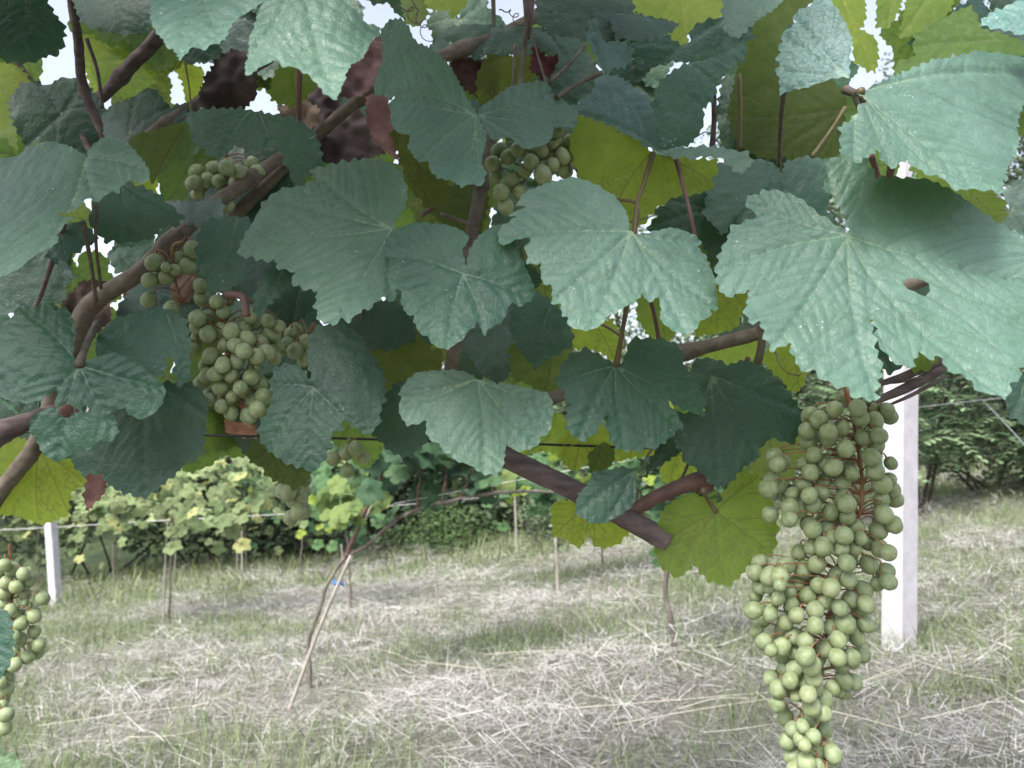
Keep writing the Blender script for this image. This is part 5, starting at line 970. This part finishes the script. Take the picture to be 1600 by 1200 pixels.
# far wires
dW = float(np.dot(gp2, FWD))
wire('far_wire', [pt(-300, 840, dW), pt(0, 828, dW), pt(80, 824, dW), pt(260, 813, dW), pt(450, 803, dW + .1), pt(560, 795, dW + .1), pt(900, 765, dW + .3), pt(1700, 700, dW + .8)], .004, MAT_WIRE, 'pale far wire rising gently across the rear vines', 'trellis wires of the rear rows')
wire('far_wire', [pt(600, 790, dd0), pt(800, 752, dd0), pt(930, 728, dd0), pt(1100, 700, dd0), pt(1410, 640, dd0), pt(1800, 600, dd0)], .0018, MAT_WIRE, 'thin wire running from the young vine arm to the thick post', 'trellis wires of the rear rows')
wire('far_wire', [pt(1540, 630, 3.0), pt(1580, 672, 2.6), pt(1640, 740, 2.2)], .002, MAT_WIRE, 'short pale wire slanting down at the right edge', 'trellis wires of the rear rows')

# ------------------------------------------------------------------ hedge, bushes, trees
oval = (np.array([[0, 0, 0], [.22, -.25, .03], [.25, -.6, .03], [0, -1, -.05], [-.25, -.6, .03], [-.22, -.25, .03], [0, -.5, -.04]]), np.array([[0, 6, 1], [1, 6, 2], [2, 6, 3], [3, 6, 4], [4, 6, 5], [5, 6, 0]]))
def blob_points(r, n, c, rx, ry, rz, lumps=14, surf=.5):
    ang = r.normal(0, 1, (lumps, 3)); ang /= np.linalg.norm(ang, axis=1)[:, None]; lc = ang * np.array([rx, ry, rz]) * .66; P = []
    k = r.integers(0, lumps, n); v = r.normal(0, 1, (n, 3)); v /= np.linalg.norm(v, axis=1)[:, None]; rad = (surf + (1 - surf) * r.random(n)) ** .5 * r.uniform(.35, .55, lumps)[k]
    P = lc[k] + v * rad[:, None] * np.array([rx, ry, rz]); return P + c
def shrub(name, bx, by, dist, w_, h_, n, cols, label, cat, seed, leafsize=(.07, .13), stems=5, group=None, stemh=.75, base=None, trunk_r=.02, cz=.55):
    r = np.random.default_rng(seed); b = np.array(base) if base is not None else None
    if b is None: b = ground_at(bx, by)
    root = thing(name, b, label, cat, group); c = b + [0, 0, h_ * cz]
    foliage('foliage' if name != 'tree' else 'crown', root, blob_points(r, n, c, w_ / 2, w_ * .35, h_ * .5), leafsize, cols, seed, (0, -.4, .7), .8, [oval])
    g = Geo()
    for k in range(stems):
        e = c + r.normal(0, 1, 3) * np.array([w_ * .25, w_ * .15, h_ * .15]); a = b + r.normal(0, 1, 3) * np.array([w_ * .08 if stems > 2 else .02, .05, 0]) - [0, 0, .1]
        g.tube(catmull([a, (a + e) / 2 + r.normal(0, .08, 3), e], 10), [trunk_r, trunk_r * .7, trunk_r * .35], 7)
    g.build('trunk' if name == 'tree' else 'stems', MAT_STEM, root, tuple(b)); return root
HG = ((0.055, 0.09, 0.05), (0.16, 0.215, 0.12)); HL = ((0.09, 0.14, 0.08), (0.24, 0.30, 0.17)); HD = ((0.035, 0.060, 0.036), (0.095, 0.130, 0.080))
for i, (x_, y_, w_, h_, cols, lb) in enumerate([
    (-7.6, 9.2, 2.8, 2.3, HG, 'hedge bush at the far left end of the back hedge'), (-5.4, 10.2, 2.8, 2.2, HL, 'light hedge bush behind the small white post'), (-4.0, 10.4, 2.6, 2.3, HG, 'hedge bush behind the thin left stakes'),
    (-2.9, 10.0, 2.4, 2.2, HD, 'dark hedge bush behind the pale far stake'), (-1.7, 10.0, 2.2, 2.1, HD, 'darkest hedge bush left of the slanting trunk'), (-.6, 10.3, 2.4, 2.3, HG, 'mid green hedge bush behind the long side arm'),
    (.6, 10.5, 2.5, 2.8, HL, 'light green hedge bush right of the upright far stake'), (1.9, 10.4, 2.4, 2.5, HG, 'hedge bush behind the cut cane end'), (3.2, 10.3, 2.6, 2.9, HG, 'taller hedge bush behind the lobed leaf'), (6.3, 10.5, 3.0, 3.0, HD, 'dark bush behind the feathery leaved one')]):
    shrub('hedge_bush', 0, 0, 0, w_, h_, 5200, cols, lb, 'bush', 100 + i, base=(x_, y_, float(gz(x_, y_))), group='bushes of the back hedge', cz=.5)
shrub('low_bush', 0, 0, 0, 1.5, .55, 2600, ((0.05, 0.10, 0.04), (0.11, 0.17, 0.06)), 'low dense green bush in front of the hedge at centre', 'bush', 130, base=(-.75, 8.9, float(gz(-.75, 8.9))), leafsize=(.03, .06), group='low plants at the hedge foot')
shrub('low_bush', 0, 0, 0, .9, .5, 1800, HL, 'low grassy clump at the hedge foot right of centre', 'bush', 131, base=(.35, 8.8, float(gz(.35, 8.8))), leafsize=(.03, .06), group='low plants at the hedge foot')
shrub('low_bush', 0, 0, 0, 2.2, .8, 3000, HL, 'pale weedy bush at the foot of the slope by the thick post', 'bush', 132, base=(4.6, 7.4, float(gz(4.6, 7.4))), leafsize=(.04, .08), group='low plants at the hedge foot')
for i, (x_, y_, w_, h_, n, cols, lb) in enumerate([
    (4.6, 13, 4.0, 6.0, 12000, HG, 'tall tree behind the thick white post'), (8.2, 12.5, 4.2, 7.0, 12000, HG, 'tall tree at the right edge with sky sparkling through'), (2.2, 15, 3.8, 6.2, 9000, HL, 'lighter tree behind the upright folded leaf'), (11.8, 13.5, 4.4, 6.0, 7000, HD, 'dark tree beyond the right edge leaves'), (-.6, 16, 4.2, 5.0, 8000, HG, 'round tree beyond the hedge at centre'), (-6.0, 14, 6.0, 2.4, 7000, HD, 'low dark tree beyond the hedge at left'), (-2.8, 13, 4.0, 2.6, 7000, HD, 'low dark tree beyond the darkest hedge bush'), (-10.0, 13, 5.0, 2.6, 6000, HD, 'low dark tree beyond the far left hedge bush')]):
    shrub('tree', 0, 0, 0, w_, h_, n, cols, lb, 'tree', 150 + i, base=(x_, y_, float(gz(x_, y_))), leafsize=(.07, .13), stems=6, group='trees beyond the vineyard', trunk_r=.09, cz=.62)
# feathery leaved bushes at the right: fronds of paired leaflets
def frond_bush(base, w_, h_, nfr, label, seed, cols):
    r = np.random.default_rng(seed); root = thing('feathery_bush', base, label, 'bush', 'feathery leaved bushes on the right'); cs, Ts, Ns, sizes, cl = [], [], [], [], []; g = Geo()
    for k in range(nfr):
        p = base + np.array([r.uniform(-.5, .5) * w_, r.uniform(-.35, .1) * w_, h_ * r.uniform(.18, 1.0)]); az = r.uniform(0, 6.28); out = np.array([math.cos(az), math.sin(az) - .5, 0]); out /= np.linalg.norm(out); L = r.uniform(.35, .6)
        path = catmull([p, p + out * L * .5 + [0, 0, .04], p + out * L + [0, 0, -.14]], 12); g.tube(path, [.004, .002], 4, False); side = np.cross(out, [0, 0, 1.]); col = (np.array(cols[0]) + (np.array(cols[1]) - cols[0]) * r.random()) * r.uniform(.8, 1.25)
        for j in range(1, 12):
            for sgn in (-1, 1):
                dirv = side * sgn * .9 + out * .35 + np.array([0, 0, -.25 + r.normal(0, .12)]); dirv /= np.linalg.norm(dirv); cs.append(path[j]); Ts.append(dirv); nn = np.cross(dirv, out); nn *= np.sign(nn[2] + 1e-6); Ns.append(nn / np.linalg.norm(nn)); sizes.append(r.uniform(.085, .12) * (1 - .03 * j)); cl.append(col)
    V0, F0 = oval; cs, Ts, Ns = map(np.array, (cs, Ts, Ns)); B = np.cross(Ns, Ts); W = (V0[None, :, 0, None] * B[:, None] * 1.1 - V0[None, :, 1, None] * Ts[:, None] + V0[None, :, 2, None] * Ns[:, None]) * np.array(sizes)[:, None, None] + cs[:, None]
    F = (F0[None] + (np.arange(len(cs)) * len(V0))[:, None, None]).reshape(-1, 3); me = make_mesh('foliage', W.reshape(-1, 3) - base, F); cattr(me, 'tint', np.repeat(np.array(cl), len(V0), axis=0)); obj('foliage', me, MAT_FOL, root)
    for k in range(5):
        e = base + np.array([r.uniform(-.4, .4) * w_, 0, h_ * .8]); g.tube(catmull([base + r.normal(0, .05, 3), (base + e) / 2 + r.normal(0, .05, 3), e], 8), [.02, .01], 6)
    g.build('stems', MAT_STEM, root, tuple(base))
FC = ((0.14, 0.23, 0.13), (0.28, 0.38, 0.22))
for i, (x_, y_, w_, h_, nfr, lb) in enumerate([(3.7, 7.0, 1.6, 2.0, 100, 'feathery leaved bush directly right of the thick post'), (4.9, 7.2, 1.9, 1.8, 110, 'feathery leaved bush at the right edge above the slope'), (3.3, 8.9, 1.8, 2.3, 80, 'feathery leaved bush partly behind the thick post')]):
    frond_bush(np.array([x_, y_, float(gz(x_, y_))]), w_, h_, nfr, lb, 200 + i, FC)

shade = [(350, 200, .6), (200, 330, .65), (330, 300, .7), (200, 190, .75), (60, 60, .62), (100, 180, .78), (520, 200, .75), (70, 560, .56), (230, 540, .6), (200, 690, .62), (490, 610, .6), (450, 490, .7), (640, 540, .7), (400, 130, .7), (770, 60, .75), (900, 40, .7), (1110, 340, .7), (340, 270, .7), (350, 230, .72), (545, 710, .7), (460, 780, .8), (400, 200, .74), (1160, 650, .62), (850, 260, .64), (800, 550, .75), (1050, 70, .7), (300, 420, .68), (40, 480, .7), (660, 640, .66), (950, 700, .65)]  # spots to darken; unseen leaves are added sunward of each
sx = []
for px, py, d in shade:
    for k in range(7): sx.append(pt(px, py, d) + np.array(sv) * r_.uniform(.40, .62) + r_.normal(0, .045, 3))
sx = [p for p in sx if 700 - p[2] / max(p[1], .05) * 1200 < -40 - .085 / max(p[1], .05) * 1200]
foliage('added_shade_foliage', VB, [pt(a, b, c) for a, b, c in zip(*top_leaves)] + sx, (.11, .15), ((0.05, 0.11, 0.06), (0.08, 0.15, 0.07)), 31, tuple(sv), .35)['kind'] = 'stuff'
